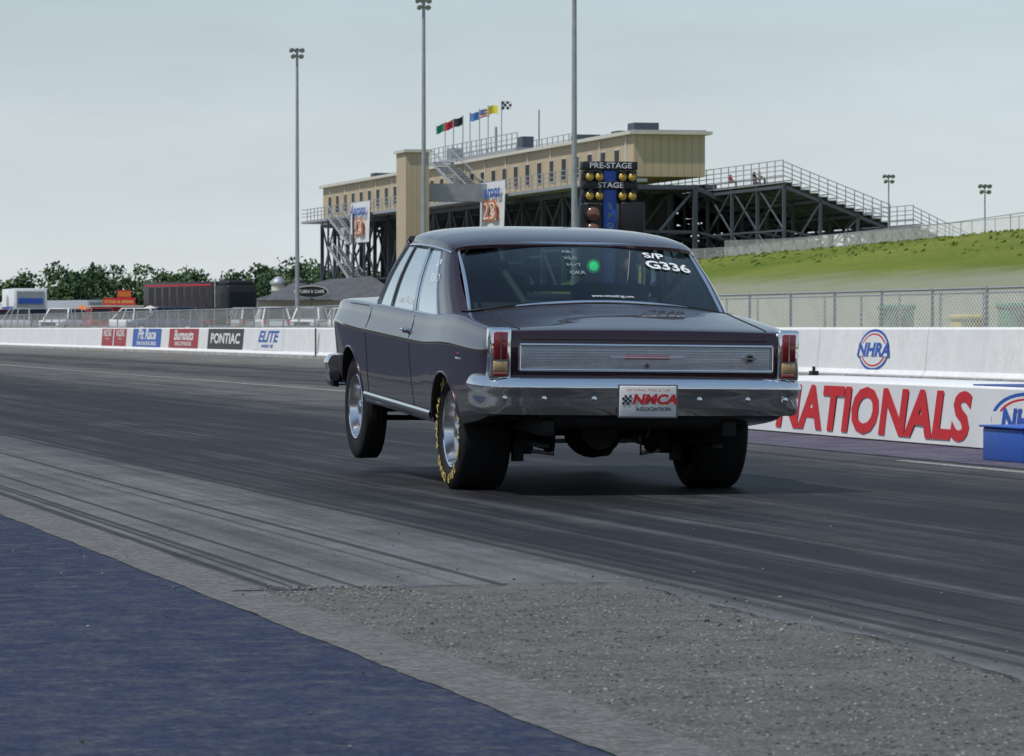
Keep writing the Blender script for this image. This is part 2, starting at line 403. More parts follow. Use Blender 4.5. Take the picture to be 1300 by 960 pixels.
wl.add([(22.985,-30,.004),(22.985,560,.004),(22.990,560,.10),(22.990,-30,.10)],[(0,1,2,3)],scuff)
wl.obj('track_wall',M=T)
mk=MB(); mk.box(22.3,22.42,69.9,70.1,.0,.16,black); mk.cyl((22.36,70.0,.16),(22.36,70.0,.24),.03,black,8); mk.obj('timing_sensor',M=T)

nb=MB()
nb.rbox(10.72,11.9,5,36.6,.0,.48,.02,whitewall)
nb.box(10.80,11.5,5,29.8,.481,.492,mat('blue_cap',(.05,.09,.28),.6,var=.2,scale=3))
vinyl=mat('banner_vinyl',(.80,.81,.80),.4,var=.05,scale=1.5,bump=.25,bscale=2.5)
nb.grid(lambda u,v:(10.700+.005*math.sin(u*95)*math.sin(v*3.1),6+u*30.5,.015+v*.45),200,4,vinyl,flip=True)
nb.text('NATIONALS',TR(10.692,32.12,.225)@FACE_L,.50,red,shear=.22,bold=.020,sx=1.75,spacing=1.04)
oval(nb,TR(10.690,28.3,.235)@FACE_L,1.6,.43,'NHRA',.23,1.75)
nb.obj('banner_barrier',M=T)
bb=MB(); bb.rbox(-.32,.32,-.4,.4,.0,.235,.015,blue); bb.rbox(-.34,.34,-.42,.42,.235,.25,.006,blue)
for k in (-.2,0,.2): bb.box(k-.04,k+.04,-.404,-.400,.05,.09,black)
bb.obj('blue_equipment_box',M=TR(3.68,28.2,.0)@Matrix.Rotation(TH,4,'Z'))

# ------------------------------------------------------------------ fence
fm=mesh_fence_mat('chain_link',(.66,.68,.64),.10,.15)
def fence(name,q,p0,p1,h,zf=lambda q,p:0,step=3.0,mt=fm,post=.03):
    f=MB(); p=p0; prev=None
    while p<=p1:
        z=zf(q,p); f.cyl((q,p,z-.1),(q,p,z+h+.03),post,galv,6)
        if prev is not None:
            a,zz=prev
            f.add([(q,a,zz+.02),(q,p,z+.02),(q,p,z+h),(q,a,zz+h)],[(0,1,2,3)],mt)
            f.cyl((q,a,zz+h),(q,p,z+h),.022,galv,5)
        prev=(p,z); p+=step
    return f.obj(name,M=T)
fence('chain_link_fence',26.0,20,420,1.66)
fence('chain_link_fence',27.4,20,118,1.62,step=2.5)
fence('hillside_fence',79,120,285,1.7,hill_z,4.0)
fence('hillside_fence',84,180,285,2.3,hill_z,4.0)

# ------------------------------------------------------------------ grandstand building
tan=corrugated('tan_metal_siding',(.50,.40,.26),1.6)
tan2=corrugated('tan_tower_siding',(.52,.42,.28),2.2)
cream=mat('cream_trim',(.60,.57,.48),.6,var=.06,scale=1)
glassd=mat('dark_window',(.02,.025,.03),.5,spec=.2,var=.2)
PE=430.5
G=empty('grandstand_building',T)
w=MB(); w.box(82.6,88.3,304,PE,12.6,15.85,tan)
for k in range(16): w.box(82.50,82.597,306+k*8,306.25+k*8,12.6,15.8,cream)
w.obj('walls',G)
w=MB(); w.box(82.2,88.8,303.6,PE+.4,15.85,16.1,cream); w.box(82.6,88.4,304,PE,16.1,16.2,mat('roof_membrane',(.3,.3,.3),.8))
for p,h in ((309,.9),(314,.5),(327,.8),(372,.8),(410,.7)): w.box(84,86,p,p+2,16.1,16.1+h,steel)
w.obj('roof',G)
w=MB()
for k in range(30):
    p=308+k*4.2; 
    if p>426: break
    w.box(82.54,82.59,p,p+1.5,13.0,14.9,cream); w.box(82.50,82.535,p+.12,p+1.38,13.1,14.8,glassd)
w.obj('windows',G)
w=MB(); w.box(80.2,82.59,300,PE,12.05,12.3,galv)
for k in range(66):
    p=300+k*1.96; w.beam((80.3,p,12.3),(80.3,p,13.5),.07,galv)
for z in (12.75,13.1,13.5): w.beam((80.3,300,z),(80.3,PE,z),.07,galv)
w.obj('balcony',G)
w=MB()
def lattice(w,qs,p0,p1,dp,zt,mt,zb=lambda q,p:0,th=.28):
    p=p0
    while p<=p1+.01:
        for i,q in enumerate(qs):
            zz=zb(q,p); zt_=zt(q); w.beam((q,p,zz),(q,p,zt_),th,mt)
            if p+dp<=p1+.01:
                mid=(zz+zt_)/2
                w.beam((q,p,mid),(q,p+dp,mid),th*.6,mt); w.beam((q,p,zt_-.2),(q,p+dp,zt_-.2),th,mt)
                if i%2==0:
                    w.beam((q,p,mid),(q,p+dp,zt_),th*.45,mt); w.beam((q,p,zt_),(q,p+dp,mid),th*.45,mt)
                    w.beam((q,p,zz),(q,p+dp,mid),th*.45,mt)
            if i+1<len(qs):
                q2=qs[i+1]; w.beam((q,p,zt_-.2),(q2,p,zt(q2)-.2),th,mt); w.beam((q,p,zz+1),(q2,p,zt(q2)-.3),th*.5,mt)
                w.beam((q,p,(zz+zt_)/2),(q2,p,(zz+zt(q2))/2),th*.6,mt)
        p+=dp
lattice(w,[82.4,87.5,93.5,99],304,PE-.5,7.0,lambda q:12.0-(max(0,q-88))*.5,steel,lambda q,p:hill_z(q,p)-.2,th=.34)
w.obj('steel_frame',G)
w=MB()
for k in range(16):
    q=88.4+k*.85; z=12.0-k*.42; w.box(q,q+.85,304,PE,z-.3,z,steel)
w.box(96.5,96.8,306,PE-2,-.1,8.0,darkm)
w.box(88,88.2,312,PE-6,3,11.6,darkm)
w.obj('seating_deck',G)
w=MB(); w.box(72.6,74.6,341,345,-.2,15.9,tan2); w.box(72.4,74.8,340.8,345.2,15.9,16.15,cream)
w.box(74.6,80.2,342,344,11.8,12.3,galv); w.box(74.6,80.2,342,342.1,12.3,13.3,galv)
w.obj('elevator_tower',G)
w=MB()
def stairs(w,q0,q1,pa,za,pb,zb,mt,n=16):
    for k in range(n):
        t=k/n; p=pa+(pb-pa)*t; z=za+(zb-za)*t; w.box(q0,q1,min(p,p+(pb-pa)/n),max(p,p+(pb-pa)/n),z-.08,z,mt)
    for q in (q0,q1):
        w.beam((q,pa,za),(q,pb,zb),.3,mt,.12); w.beam((q,pa,za+1.1),(q,pb,zb+1.1),.08,mt); 
        for k in range(0,n+1,2):
            t=k/n; w.beam((q,pa+(pb-pa)*t,za+(zb-za)*t),(q,pa+(pb-pa)*t,za+(zb-za)*t+1.1),.05,mt)
stairs(w,80.3,82.2,366,16.1,351,12.3,galv)
stairs(w,79.0,80.1,409,9.2,396,5.2,galv); stairs(w,79.0,80.1,396,5.2,409,1.4,galv)
stairs(w,79.0,80.1,409,12.2,398,9.2,galv)
for p in (396,409): w.beam((79,p,0),(79,p,12.2),.2,steel); w.beam((80.1,p,0),(80.1,p,12.2),.2,steel)
w.obj('stairs',G)
w=MB()
w.box(82.7,88.0,343,388,16.22,16.5,galv)
for k in range(24):
    p=343+k*1.95; 
    for q in (82.8,87.9): w.beam((q,p,16.5),(q,p,17.8),.07,galv)
for z in (16.9,17.3,17.8):
    for q in (82.8,87.9): w.beam((q,343,z),(q,388,z),.06,galv)
w.box(84.5,85.5,348,350,16.5,17.7,steel); w.box(83.5,84.6,372,374,16.5,17.7,galv); w.cyl((84,356,16.5),(84,356,18.9),.12,galv,6)
w.cyl((84,340,16.1),(84,340,19.6),.07,galv,6)
w.obj('roof_deck',G)
w=MB()
for pc,wd in ((339.8,9.2),(397,9.6)):
    w.grid(lambda u,v:(79.9+.12*math.sin(u*9)*(1-v),pc-wd/2+u*wd+.5*(1-v),9.4+v*4.0),12,4,white,flip=True)
    w.text("Aarons",TR(79.68,pc+.3,12.55)@FACE_L,1.5,adblue,sx=1.7,bold=.05,shear=.2)
    w.text("23",TR(79.68,pc+.3,10.85)@FACE_L,2.2,orange,sx=2.5,bold=.12)
    w.text("23",TR(79.62,pc+.3,10.85)@FACE_L,2.1,white,sx=2.5,bold=-.03)
w.obj('cloth_banners',G)
w=MB()
for k in range(3): w.box(81.0,82.3,312+k*1.6,313+k*1.6,8.6,11.4,(galv,blue,galv)[k])
w.box(81.5,82.2,408,416,1,6,red); w.box(81.4,82.2,417,426,0,5.5,steel)
w.obj('service_panels',G)

# flags
flagcols=[mat('flag_green',(.02,.25,.12),.7),mat('flag_red',(.55,.03,.05),.7),mat('flag_black',(.02,.02,.03),.7),mat('flag_blue',(.10,.25,.55),.7),None,mat('flag_yellow',(.75,.65,.05),.7),'chk']
flagx=[-.01625,-.01423,-.01192,-.01019,-.00788,-.00577,-.00250]
for k,b_ in enumerate(flagx):
    q=85.5; p=q*(.9724-.2334*b_)/(.9724*b_+.2334)
    f=MB(); ztop=20.7+ .13*k
    f.cyl((0,0,16.2),(0,0,ztop),.045,galv,6)
    n=8
    def fl(u,v,k=k): return (-.85*u, .12*math.sin(u*5+k),ztop-.1-(1-v)*.78-.30*u+.05*math.sin(u*6+k))
    def fl2(u,v,k=k): return (.9*u, .12*math.sin(u*5+k),ztop-.1-(1-v)*.75+.12*u+.05*math.sin(u*6+k))
    def cell(i,j):
        if k==4:
            return flagcols[3] if (i<3 and j>=3) else (flagcols[1] if j%2==0 else white)
        if k==6: return black if (i//2+j//2)%2==0 else white
        return flagcols[k]
    F_=fl if k<3 else fl2
    for i in range(n):
        for j in range(6):
            f.grid(lambda u,v:F_((i+u)/n,(j+v)/6),1,1,cell(i,j))
    f.obj('flag',M=T@TR(q,p,0)@Matrix.Rotation(-TH,4,'Z'))

# ------------------------------------------------------------------ open bleachers
def bleacher(name,q0,q1,p0,p1,z0,z1,rows,X=T,zb=None):
    B=empty(name,X); w=MB(); zb=zb or (lambda q,p:hill_z(q,p)-.3)
    dq=(q1-q0)/rows; dz=(z1-z0)/rows
    for k in range(rows):
        q=q0+k*dq; z=z0+k*dz
        w.box(q,q+dq,p0,p1,z-.06,z,galv); w.box(q+.02,q+.3,p0,p1,z+.38,z+.44,alu)
        w.box(q+dq-.03,q+dq,p0,p1,z+dz-.06,z-.061,steel)
    w.obj('tiers',B)
    w=MB()
    for pp in (p0,p1):
        for off in (.5,.8,1.15,1.5): w.beam((q0,pp,z0+off),(q1,pp,z1+off),.055,galv)
        for k in range(rows+1): w.beam((q0+k*dq,pp,z0+k*dz),(q0+k*dq,pp,z0+k*dz+1.5),.055,galv)
    n=int((p1-p0)/2)
    for off in (.5,.85,1.2,1.6): w.beam((q0,p0,z0+off),(q0,p1,z0+off),.055,galv)
    for k in range(n+1): w.beam((q0,p0+k*2,z0),(q0,p0+k*2,z0+1.6),.06,galv)
    w.obj('railings',B)
    w=MB(); qs=[q0+.1,q0+(q1-q0)*.35,q0+(q1-q0)*.7,q1-.1]
    lattice(w,qs,p0+.1,p1-.1,(p1-p0-.2)/6,lambda q:z0+(q-q0)/(q1-q0)*(z1-z0)-.1,steel,zb,th=.22)
    w.obj('frame',B)
bleacher('bleachers',89,97.2,286,326,11.6,8.5,12)
bleacher('bleachers',108,113.4,312,330,9.2,6.7,8)
# stand added on the near side, out of frame, for the car to reflect
bleacher('bleachers',-26,-16,35,110,5.5,1.0,14,zb=lambda q,p:0)

def figure(name,M,shirt,pants):
    skin=mat('skin',(.42,.24,.17),.6,var=.05); 
    P={'pel':(0,0,.47),'ch':(0,.03,.78),'nk':(0,.02,.98),'hd':(0,-.02,1.12),
       'lk':(-.13,-.42,.50),'lf':(-.13,-.45,.06),'lt':(-.13,-.6,.04),'rk':(.13,-.42,.50),'rf':(.13,-.45,.06),'rt':(.13,-.6,.04),
       'ls':(-.19,.02,.92),'le':(-.24,-.08,.66),'lh':(-.15,-.32,.56),'rs':(.19,.02,.92),'re':(.24,-.08,.66),'rh':(.15,-.32,.56),
       'lp':(-.1,-.02,.47),'rp':(.1,-.02,.47)}
    E=[('pel','ch'),('ch','nk'),('nk','hd'),('pel','lp'),('pel','rp'),('lp','lk'),('lk','lf'),('lf','lt'),('rp','rk'),('rk','rf'),('rf','rt'),
       ('nk','ls'),('ls','le'),('le','lh'),('nk','rs'),('rs','re'),('re','rh')]
    RR={'pel':.15,'ch':.16,'nk':.065,'hd':.105,'lk':.07,'rk':.07,'lf':.045,'rf':.045,'lt':.04,'rt':.04,'ls':.075,'rs':.075,'le':.048,'re':.048,'lh':.035,'rh':.035,'lp':.10,'rp':.10}
    ks=list(P); me=bpy.data.meshes.new('tmp'); me.from_pydata([P[k] for k in ks],[(ks.index(a),ks.index(b)) for a,b in E],[])
    o=bpy.data.objects.new('tmp',me); COL.objects.link(o)
    bpy.context.view_layer.objects.active=o; o.modifiers.new('s','SKIN'); 
    for i,k in enumerate(ks): me.skin_vertices[0].data[i].radius=(RR[k],RR[k]*.85)
    me.skin_vertices[0].data[0].use_root=True
    o.modifiers.new('ss','SUBSURF').levels=1
    dg=bpy.context.evaluated_depsgraph_get(); dg.update()
    nm=bpy.data.meshes.new_from_object(o.evaluated_get(dg)); bpy.data.objects.remove(o)
    nm.name=name
    for mm in (shirt,pants,skin,mat('hair',(.05,.03,.02),.7)): nm.materials.append(mm)
    hz=P['hd'][2]; pz=P['pel'][2]
    for f in nm.polygons:
        c=f.center; f.use_smooth=True
        if c.z>hz-.03: f.material_index=3 if (c.y>-.03 or c.z>hz+.06) else 2
        elif c.z>P['nk'][2]+.01: f.material_index=2
        elif c.z<pz+.08 and not (c.y<-.2 and c.z>.55): f.material_index=1
        elif abs(c.x)>.12 and c.z<P['le'][2]+.03: f.material_index=2
        else: f.material_index=0
    ob=bpy.data.objects.new(name,nm); COL.objects.link(ob); ob.matrix_world=M; return ob
for q,p,sh in ((89.2,292.5,white),(89.25,293.8,black),(89.9,296,blue),(89.2,300,red)):
    k=int((q-89)/.683)
    figure('spectator',T@TR(89+k*.683+.16,p,11.6-k*(3.1/12)-.02)@Matrix.Rotation(R(90),4,'Z'),sh,steel)

# ------------------------------------------------------------------ light poles
def light_pole(X,Y,zb,h,r,hs=1.0):
    L=MB(); L.cyl((0,0,0),(0,0,h),r,galv,10,r2=r*.55); L.cyl((0,0,0),(0,0,.5),r*1.7,conc,10)
    H=TR(0,0,h)@Matrix.Scale(hs,4)
    for zz,ww in ((-.1,.75),(-.75,.6)):
        L.box(-ww,ww,-.05,.05,zz-.05,zz+.05,galv,H)
    for x,z in ((-.7,0),(-.1,0),(.55,0),(-.5,-.7),(.45,-.7)):
        M=H@TR(x,-.15,z)@Matrix.Rotation(R(-55),4,'X')@Matrix.Rotation(R(25*x),4,'Y')
        L.lathe([(.0,.25),(.14,.22),(.3,.0),(.32,-.08),(.27,-.1),(0,-.06)],12,galv,M)
    L.obj('light_pole',M=TR(X,Y,zb)@Matrix.Rotation(R(15),4,'Z'))
light_pole(-15.2,290,0,20.6,.17,.62); light_pole(-5.6,260,0,21.7,.19,.6); light_pole(3.04,200,0,24,.17,.6)
light_pole(22.98,250,4.5,5.7,.07,.45); light_pole(28.85,250,4.5,5.1,.07,.5)

# ------------------------------------------------------------------ start lights
C=empty('starting_light_tree',T@TR(10.5,39.6,0))
w=MB(); w.rbox(-.07,.07,-.06,.06,0.1,2.50,.01,blue); w.rbox(-.3,.3,-.3,.3,0,.12,.02,black)
w.obj('column',C)
amber=mat('amber_lens',(.62,.40,.05),.3,var=.05,coat=.5); dull=mat('dark_amber_lens',(.16,.06,.03),.25,coat=1,var=.1)
gl=mat('lit_green_lens',(.02,.7,.25),.3,emit=(.03,1.0,.28),es=1.3); gl2=mat('green_lens_rim',(.01,.25,.08),.3,emit=(.02,.6,.15),es=.5)
w=MB()
def header(z,txt):
    w.rbox(-.28,.28,-.08,.07,z,z+.085,.008,black); w.text(txt,TR(0,-.084,z+.042)@FACE_B,.078,white,bold=.001,sx=1.15)
header(2.50,'PRE-STAGE'); header(2.305,'STAGE')
for z in (2.43,2.24):
    w.rbox(-.28,.28,-.05,.05,z-.065,z+.065,.01,black)
    for x in (-.22,-.12,.12,.22):
        w.cyl((x,-.05,z),(x,-.10,z),.048,black,14); w.lathe([(.040,0),(.03,.012),(0,.018)],14,amber,TR(x,-.101,z)@FACE_B)
        w.cyl((x,-.10,z+.046),(x,-.135,z+.050),.02,black,10)
w.rbox(-.30,-.08,-.05,.05,1.32,2.16,.01,black); w.rbox(.10,.34,-.12,.12,1.86,2.18,.015,black)
w.rbox(.08,.30,-.05,.05,1.32,1.86,.01,black)
for i,z in enumerate((2.06,1.90,1.74)):
    for x in (-.19,.19):
        if x>0 and i<2: continue
        w.cyl((x,-.05,z),(x,-.13,z),.078,black,18); w.lathe([(.068,0),(.05,.02),(0,.03)],16,dull,TR(x,-.131,z)@FACE_B)
for x in (-.19,.19):
    w.cyl((x,-.05,1.54),(x,-.13,1.54),.085,black,18)
    if x>0: w.lathe([(.078,0),(.05,.02),(0,.03)],16,dull,TR(x,-.131,1.54)@FACE_B)
    else:
        w.lathe([(.070,0),(.045,.012)],16,gl2,TR(x,-.131,1.54)@FACE_B); w.lathe([(.045,.012),(.03,.02),(0,.024)],16,gl,TR(x,-.131,1.54)@FACE_B)
    w.cyl((x,-.05,1.38),(x,-.10,1.38),.05,black,18)
tl_=mat('tree_letter',(.30,.34,.15),.5)
for i,ch in enumerate('SPORTSMAN'): w.text(ch,TR(0,-.0635,2.14-i*.1)@FACE_B,.085,tl_)
w.tube([(-.3,.0,1.4),(-.36,.05,1.0),(-.2,.05,.4),(-.05,.05,.1)],.012,black)
w.obj('lamps',C)

# ------------------------------------------------------------------ distant trees
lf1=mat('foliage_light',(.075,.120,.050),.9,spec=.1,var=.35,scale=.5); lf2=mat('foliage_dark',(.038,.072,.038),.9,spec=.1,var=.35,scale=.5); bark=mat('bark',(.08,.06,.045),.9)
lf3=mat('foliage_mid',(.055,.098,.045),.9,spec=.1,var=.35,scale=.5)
def tree(tv,X,Y,H,wid=1.0,n=70,zs=1.0):
    tv.cyl((X,Y,0),(X+random.uniform(-.3,.3),Y,H*.55),.28,bark,7,r2=.12)
    for k in range(4):
        a=random.uniform(0,6.28); tv.cyl((X,Y,H*.3),(X+math.cos(a)*H*.22,Y+math.sin(a)*H*.2,H*.62),.12,bark,5,r2=.04)
    nl=random.randint(15,20)
    V=[];F={0:[],1:[],2:[]}
    rc=H*.40*wid
    for l in range(nl):
        a=random.uniform(0,6.28); t=random.uniform(.10,.90); rr=rc*math.sin(min(1,t*1.1)*math.pi*.78+.35)*random.uniform(.1,1.0)
        cx,cy,cz=X+rr*math.cos(a),Y+rr*math.sin(a),H*t
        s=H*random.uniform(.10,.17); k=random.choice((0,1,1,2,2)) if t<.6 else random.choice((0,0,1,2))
        d=np.random.normal(size=(n,3)); d/=np.linalg.norm(d,axis=1)[:,None]; rad=s*np.random.uniform(.45,1.1,n)[:,None]
        c=d*rad*np.array([1.2,1.2,.8])+np.array([cx,cy,cz])
        for i in range(n):
            u=Vector(np.random.normal(size=3)).normalized(); v=u.orthogonal().normalized(); z=random.uniform(.14,.34)*zs
            cc=Vector(c[i]); o=len(V); V.extend([cc+u*z,cc+v*z*.8,cc-u*z,cc-v*z*.8]); F[k].append((o,o+1,o+2,o+3))
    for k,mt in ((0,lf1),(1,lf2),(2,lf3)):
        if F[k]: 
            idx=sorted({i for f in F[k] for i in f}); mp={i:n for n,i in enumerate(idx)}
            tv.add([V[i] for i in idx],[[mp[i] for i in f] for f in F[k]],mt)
tv=MB()
X=-96
while X<6:
    b_=X/560*5200+650
    base=np.interp(b_,[-200,0,50,100,150,200,240,262,300,340,380,430,500],[7.5,7.3,9.8,8.6,10.1,9.9,7.6,7.2,9.0,10.4,10.6,9.9,8.4])
    tree(tv,X,560+random.uniform(-12,12),base*random.uniform(.94,1.05)); 
    tree(tv,X+random.uniform(0,3),600+random.uniform(-10,15),base*random.uniform(.95,1.10)); X+=random.uniform(2.0,3.2)
X=-95
while X<4:
    tree(tv,X,545+random.uniform(-6,6),random.uniform(4.5,7.0),1.3); X+=2.8
tv.obj('tree_line')
tv=MB()   # unseen woods added on near side and behind start, for dark car reflections
for i in range(46):
    tree(tv,-42-random.uniform(0,16),-60+i*8.5,random.uniform(11,15),1.15,26,3.6)
for i in range(14):
    tree(tv,-40+i*9,-75-random.uniform(0,14),random.uniform(9,13),1.15,26,3.6)
tv.obj('added_woodland',M=T)

# ------------------------------------------------------------------ paddock buildings & vehicles
shingle=mat('grey_shingle',(.085,.09,.10),.8,var=.2,scale=2)
K=empty('cafe_building',TR(-16.2,350,0)@Matrix.Rotation(R(6),4,'Z'))
w=MB(); w.box(-5.6,6.4,-3,3,0,3.3,cream); w.obj('walls',K)
w=MB()
for k in range(7):
    x=-5+k*1.6; w.box(x,x+1.0,-3.03,-3.0,1.1,2.5,glassd)
w.box(-.4,.6,-3.035,-3.0,0,2.3,steel); w.obj('windows',K)
w=MB()
w.add([(-6.2,-3.8,3.3),(7.2,-3.8,3.3),(7.2,3.8,3.3),(-6.2,3.8,3.3),(0.5,0,5.1),(4.2,0,5.4)],[(0,1,5,4),(1,2,5),(2,3,4,5),(3,0,4),(3,2,1,0)],shingle)
w.lathe([(3.3,3.25),(3.3,3.32),(.5,4.75),(.5,5.0),(0,5.4)],8,shingle,TR(-2.2,-2.6,0),smooth=False)
w.obj('roof',K)
w=MB(); Mx=TR(-1.3,-6.1,4.0)@FACE_B; w.disc((0,0,0),1.45,.52,white,Mx); w.disc((0,0,.02),1.36,.46,black,Mx)
w.text('TURN 5 CAFE',Mx@TR(0,0,.04),.36,white,bold=.01,sx=1.0); w.box(-1.35,-1.25,-6.08,-5.9,0,3.6,steel); w.box(-1.4,-1.2,-6.05,-3.2,3.55,3.65,steel)
w.obj('sign',K)
tk=MB(); tk.cyl((0,0,0),(0,0,4.9),.62,cream,14); tk.lathe([(.75,4.9),(.75,5.1),(.3,5.5),(0,5.6)],14,galv); tk.box(-.75,.75,-.75,.75,4.2,4.3,galv); tk.obj('storage_tank',M=TR(-21.0,368,0))

def wheelset(w,xs,ys,r,wd,M=None):
    for x in xs:
        for y in ys:
            w.cyl((x-wd/2,y,r),(x+wd/2,y,r),r,rubberblack,16,M=M); w.cyl((x-wd/2-.01,y,r),(x+wd/2+.01,y,r),r*.55,alu,12,M=M)
def suv(name,M,paint):
    S=empty(name,M); w=MB()
    secs=[(-2.35,.5,.95,.80),(-2.3,.42,1.0,.92),(-1.5,.40,1.05,.95),(1.0,.40,1.05,.95),(1.2,.4,1.06,.94),(2.2,.42,.95,.88),(2.35,.5,.85,.78)]
    def f(u,v):
        y=-2.35+v*4.7; zb=np.interp(y,[s[0] for s in secs],[s[1] for s in secs]); zt=np.interp(y,[s[0] for s in secs],[s[2] for s in secs]); hw=np.interp(y,[s[0] for s in secs],[s[3] for s in secs])
        a=u*2*math.pi; c,s_=math.cos(a),math.sin(a); e=.35
        return (hw*math.copysign(abs(c)**e,c),y,(zb+zt)/2+(zt-zb)/2*math.copysign(abs(s_)**e,s_))
    w.grid(f,32,20,paint); w.box(-.7,.7,-2.34,-2.2,.5,.9,paint); w.box(-.7,.7,2.2,2.33,.5,.8,black)
    w.box(-.75,.75,-2.45,-2.3,.42,.6,galv); w.box(-.75,.75,2.3,2.45,.42,.58,galv)
    w.obj('body',S,sharp=50)
    w=MB()
    B=[(-.86,-2.2,1.0),(.86,-2.2,1.0),(.86,1.05,1.03),(-.86,1.05,1.03)]; Tp=[(-.68,-1.95,1.72),(.68,-1.95,1.72),(.68,.35,1.74),(-.68,.35,1.74)]
    w.add(B+Tp,[(0,1,5,4),(1,2,6,5),(2,3,7,6),(3,0,4,7)],glassd)
    for a,b in zip(B,Tp): w.beam(a,b,.09,paint)
    for y0,y1 in ((-.7,-.62),(.2,.05)):
        for s in (-1,1): w.beam((s*.87,y0,1.0),(s*.69,y1-.05,1.73),.08,paint)
    w.rbox(-.7,.7,-2.0,.42,1.71,1.79,.03,paint)
    w.obj('cabin',S)
    w=MB(); wheelset(w,(-.82,.82),(-1.45,1.45),.36,.24); w.obj('wheels',S)
    w=MB()
    for s in (-1,1): w.box(s*.75-.1,s*.75+.1,-2.37,-2.3,.75,.98,red); w.box(s*.65-.12,s*.65+.12,2.3,2.37,.62,.78,white)
    w.obj('lamps',S); return S
silver=mat('silver_paint',(.45,.47,.5),.3,.4,coat=1,var=.03); wcar=mat('white_car_paint',(.76,.77,.78),.3,coat=1,var=.03); rcar=mat('red_car_paint',(.35,.03,.03),.3,coat=1,var=.03); ncar=mat('navy_car_paint',(.03,.05,.12),.3,coat=1,var=.03)
for X,Y,ro,pt in ((-15.4,262,12,wcar),(-13.2,266,172,wcar),(-17.6,270,20,silver),(-11.2,272,15,wcar),(-20.2,268,30,black),(-25.4,274,60,wcar),(-27.9,276,14,rcar),(-30.6,278,165,wcar),(-33.5,280,40,silver),(-34.2,292,80,black),(-37.5,296,20,rcar),(-31.8,300,100,ncar),(-24.0,285,10,silver),(-22.3,262,100,ncar)):
    suv('parked_car',TR(X,Y,.5)@Matrix.Rotation(R(ro),4,'Z'),pt)
pk=MB(); pk.add([(30,150,0),(32,150,.54),(78,150,.54),(160,300,.54),(160,640,.54),(32,640,.54),(30,640,0)],[(0,1,5,6),(1,2,3,4,5)],ground_mat('paddock_gravel',(.2,.19,.17),(.26,.25,.22),.2,(.14,.14,.12),bs=5)); 
pk.obj('paddock_ground',M=T)
def semi(M):
    S=empty('semi_truck',M); w=MB(); tr=mat('trailer_maroon',(.035,.018,.022),.35,var=.1)
    w.rbox(-1.25,1.25,-9,3.2,1.1,3.9,.06,tr); w.box(-1.27,1.27,-8.8,3,1.1,1.25,galv)
    for k in range(9):
        for s in (-1,1): w.box(s*1.257-.006,s*1.257+.006,-8+k*1.3,-7.2+k*1.3,1.6,3.5,black)
    for s in (-1,1): w.box(s*1.26-.006,s*1.26+.006,-8.6,2.8,3.6,3.7,red)
    w.obj('trailer',S)
    w=MB(); w.rbox(-1.2,1.2,3.5,5.6,.9,3.6,.12,black); w.rbox(-1.1,1.1,5.4,7.2,.8,1.9,.15,black); w.rbox(-1.1,1.1,3.6,5.3,3.5,3.95,.15,black)
    w.box(-1.0,1.0,5.605,5.63,2.1,3.1,glassd); 
    for s in (-1,1): w.box(s*1.205-.005,s*1.205+.005,4.4,5.4,2.1,3.0,glassd); w.cyl((s*1.15,3.4,1),(s*1.15,3.4,4.1),.09,chrome,8); w.cyl((s*1.25,4.0,.8),(s*1.25,5.4,.8),.3,chrome,10)
    w.box(-.6,.6,7.2,7.24,.9,1.8,chrome); w.box(-1.2,1.2,7.15,7.4,.5,.8,chrome); w.obj('tractor',S)
    w=MB(); wheelset(w,(-1.0,1.0),(-7.5,-6.3,3.6,4.8-0.1,6.5),.5,.3); w.obj('wheels',S)
semi(TR(-22.6,306,.5)@Matrix.Rotation(R(-150),4,'Z'))
def boxtruck(M,stripe,body=None):
    body=body or wcar
    S=empty('box_truck',M); w=MB(); w.rbox(-1.2,1.2,-5,2,1.0,3.4,.05,body); w.box(-1.21,1.21,-4.8,1.8,1.6,2.1,stripe); w.box(-1.0,1.0,-5.03,-5.0,1.1,3.2,galv); w.box(-.9,.9,-5.05,-5.03,2.3,2.7,stripe); w.obj('box',S)
    w=MB(); w.rbox(-1.1,1.1,2.2,4.2,.7,2.5,.15,body); w.box(-.95,.95,4.19,4.22,1.6,2.3,glassd); w.rbox(-1.0,1.0,4.0,4.9,.6,1.5,.15,body); w.obj('cab',S)
    w=MB(); wheelset(w,(-1.0,1.0),(-3.2,3.5),.45,.28); w.obj('wheels',S)
boxtruck(TR(-35.9,300,.4)@Matrix.Rotation(R(14),4,'Z'),blue)
boxtruck(TR(-43,315,.4)@Matrix.Rotation(R(20),4,'Z'),blue)
boxtruck(TR(-36.5,335,-.2)@Matrix.Rotation(R(40),4,'Z'),red,silver)
boxtruck(TR(-26.5,340,-.1)@Matrix.Rotation(R(110),4,'Z'),black,steel)
def canopy(X,Y,top,side=3.0,h=2.1):
    S=MB()
    for a in (-1,1):
        for b in (-1,1): S.cyl((a*side/2,b*side/2,0),(a*side/2,b*side/2,h),.04,galv,6)
    s=side/2+.1; S.add([(-s,-s,h),(s,-s,h),(s,s,h),(-s,s,h),(0,0,h+.45)],[(0,1,4),(1,2,4),(2,3,4),(3,0,4)],top)
    for a,b in (((-s,-s),(s,-s)),((s,-s),(s,s)),((s,s),(-s,s)),((-s,s),(-s,-s))): S.add([(*a,h),(*b,h),(*b,h-.3),(*a,h-.3)],[(0,1,2,3)],top)
    S.box(-1.1,1.1,-.9,-.3,.0,.9,cream); S.obj('canopy_tent',M=TR(X,Y,.5)@Matrix.Rotation(R(random.uniform(-20,20)),4,'Z'))
for X,Y,c in ((-32.0,305,orange),(-27.2,308,cream)): canopy(X,Y,c,1.8,1.7)
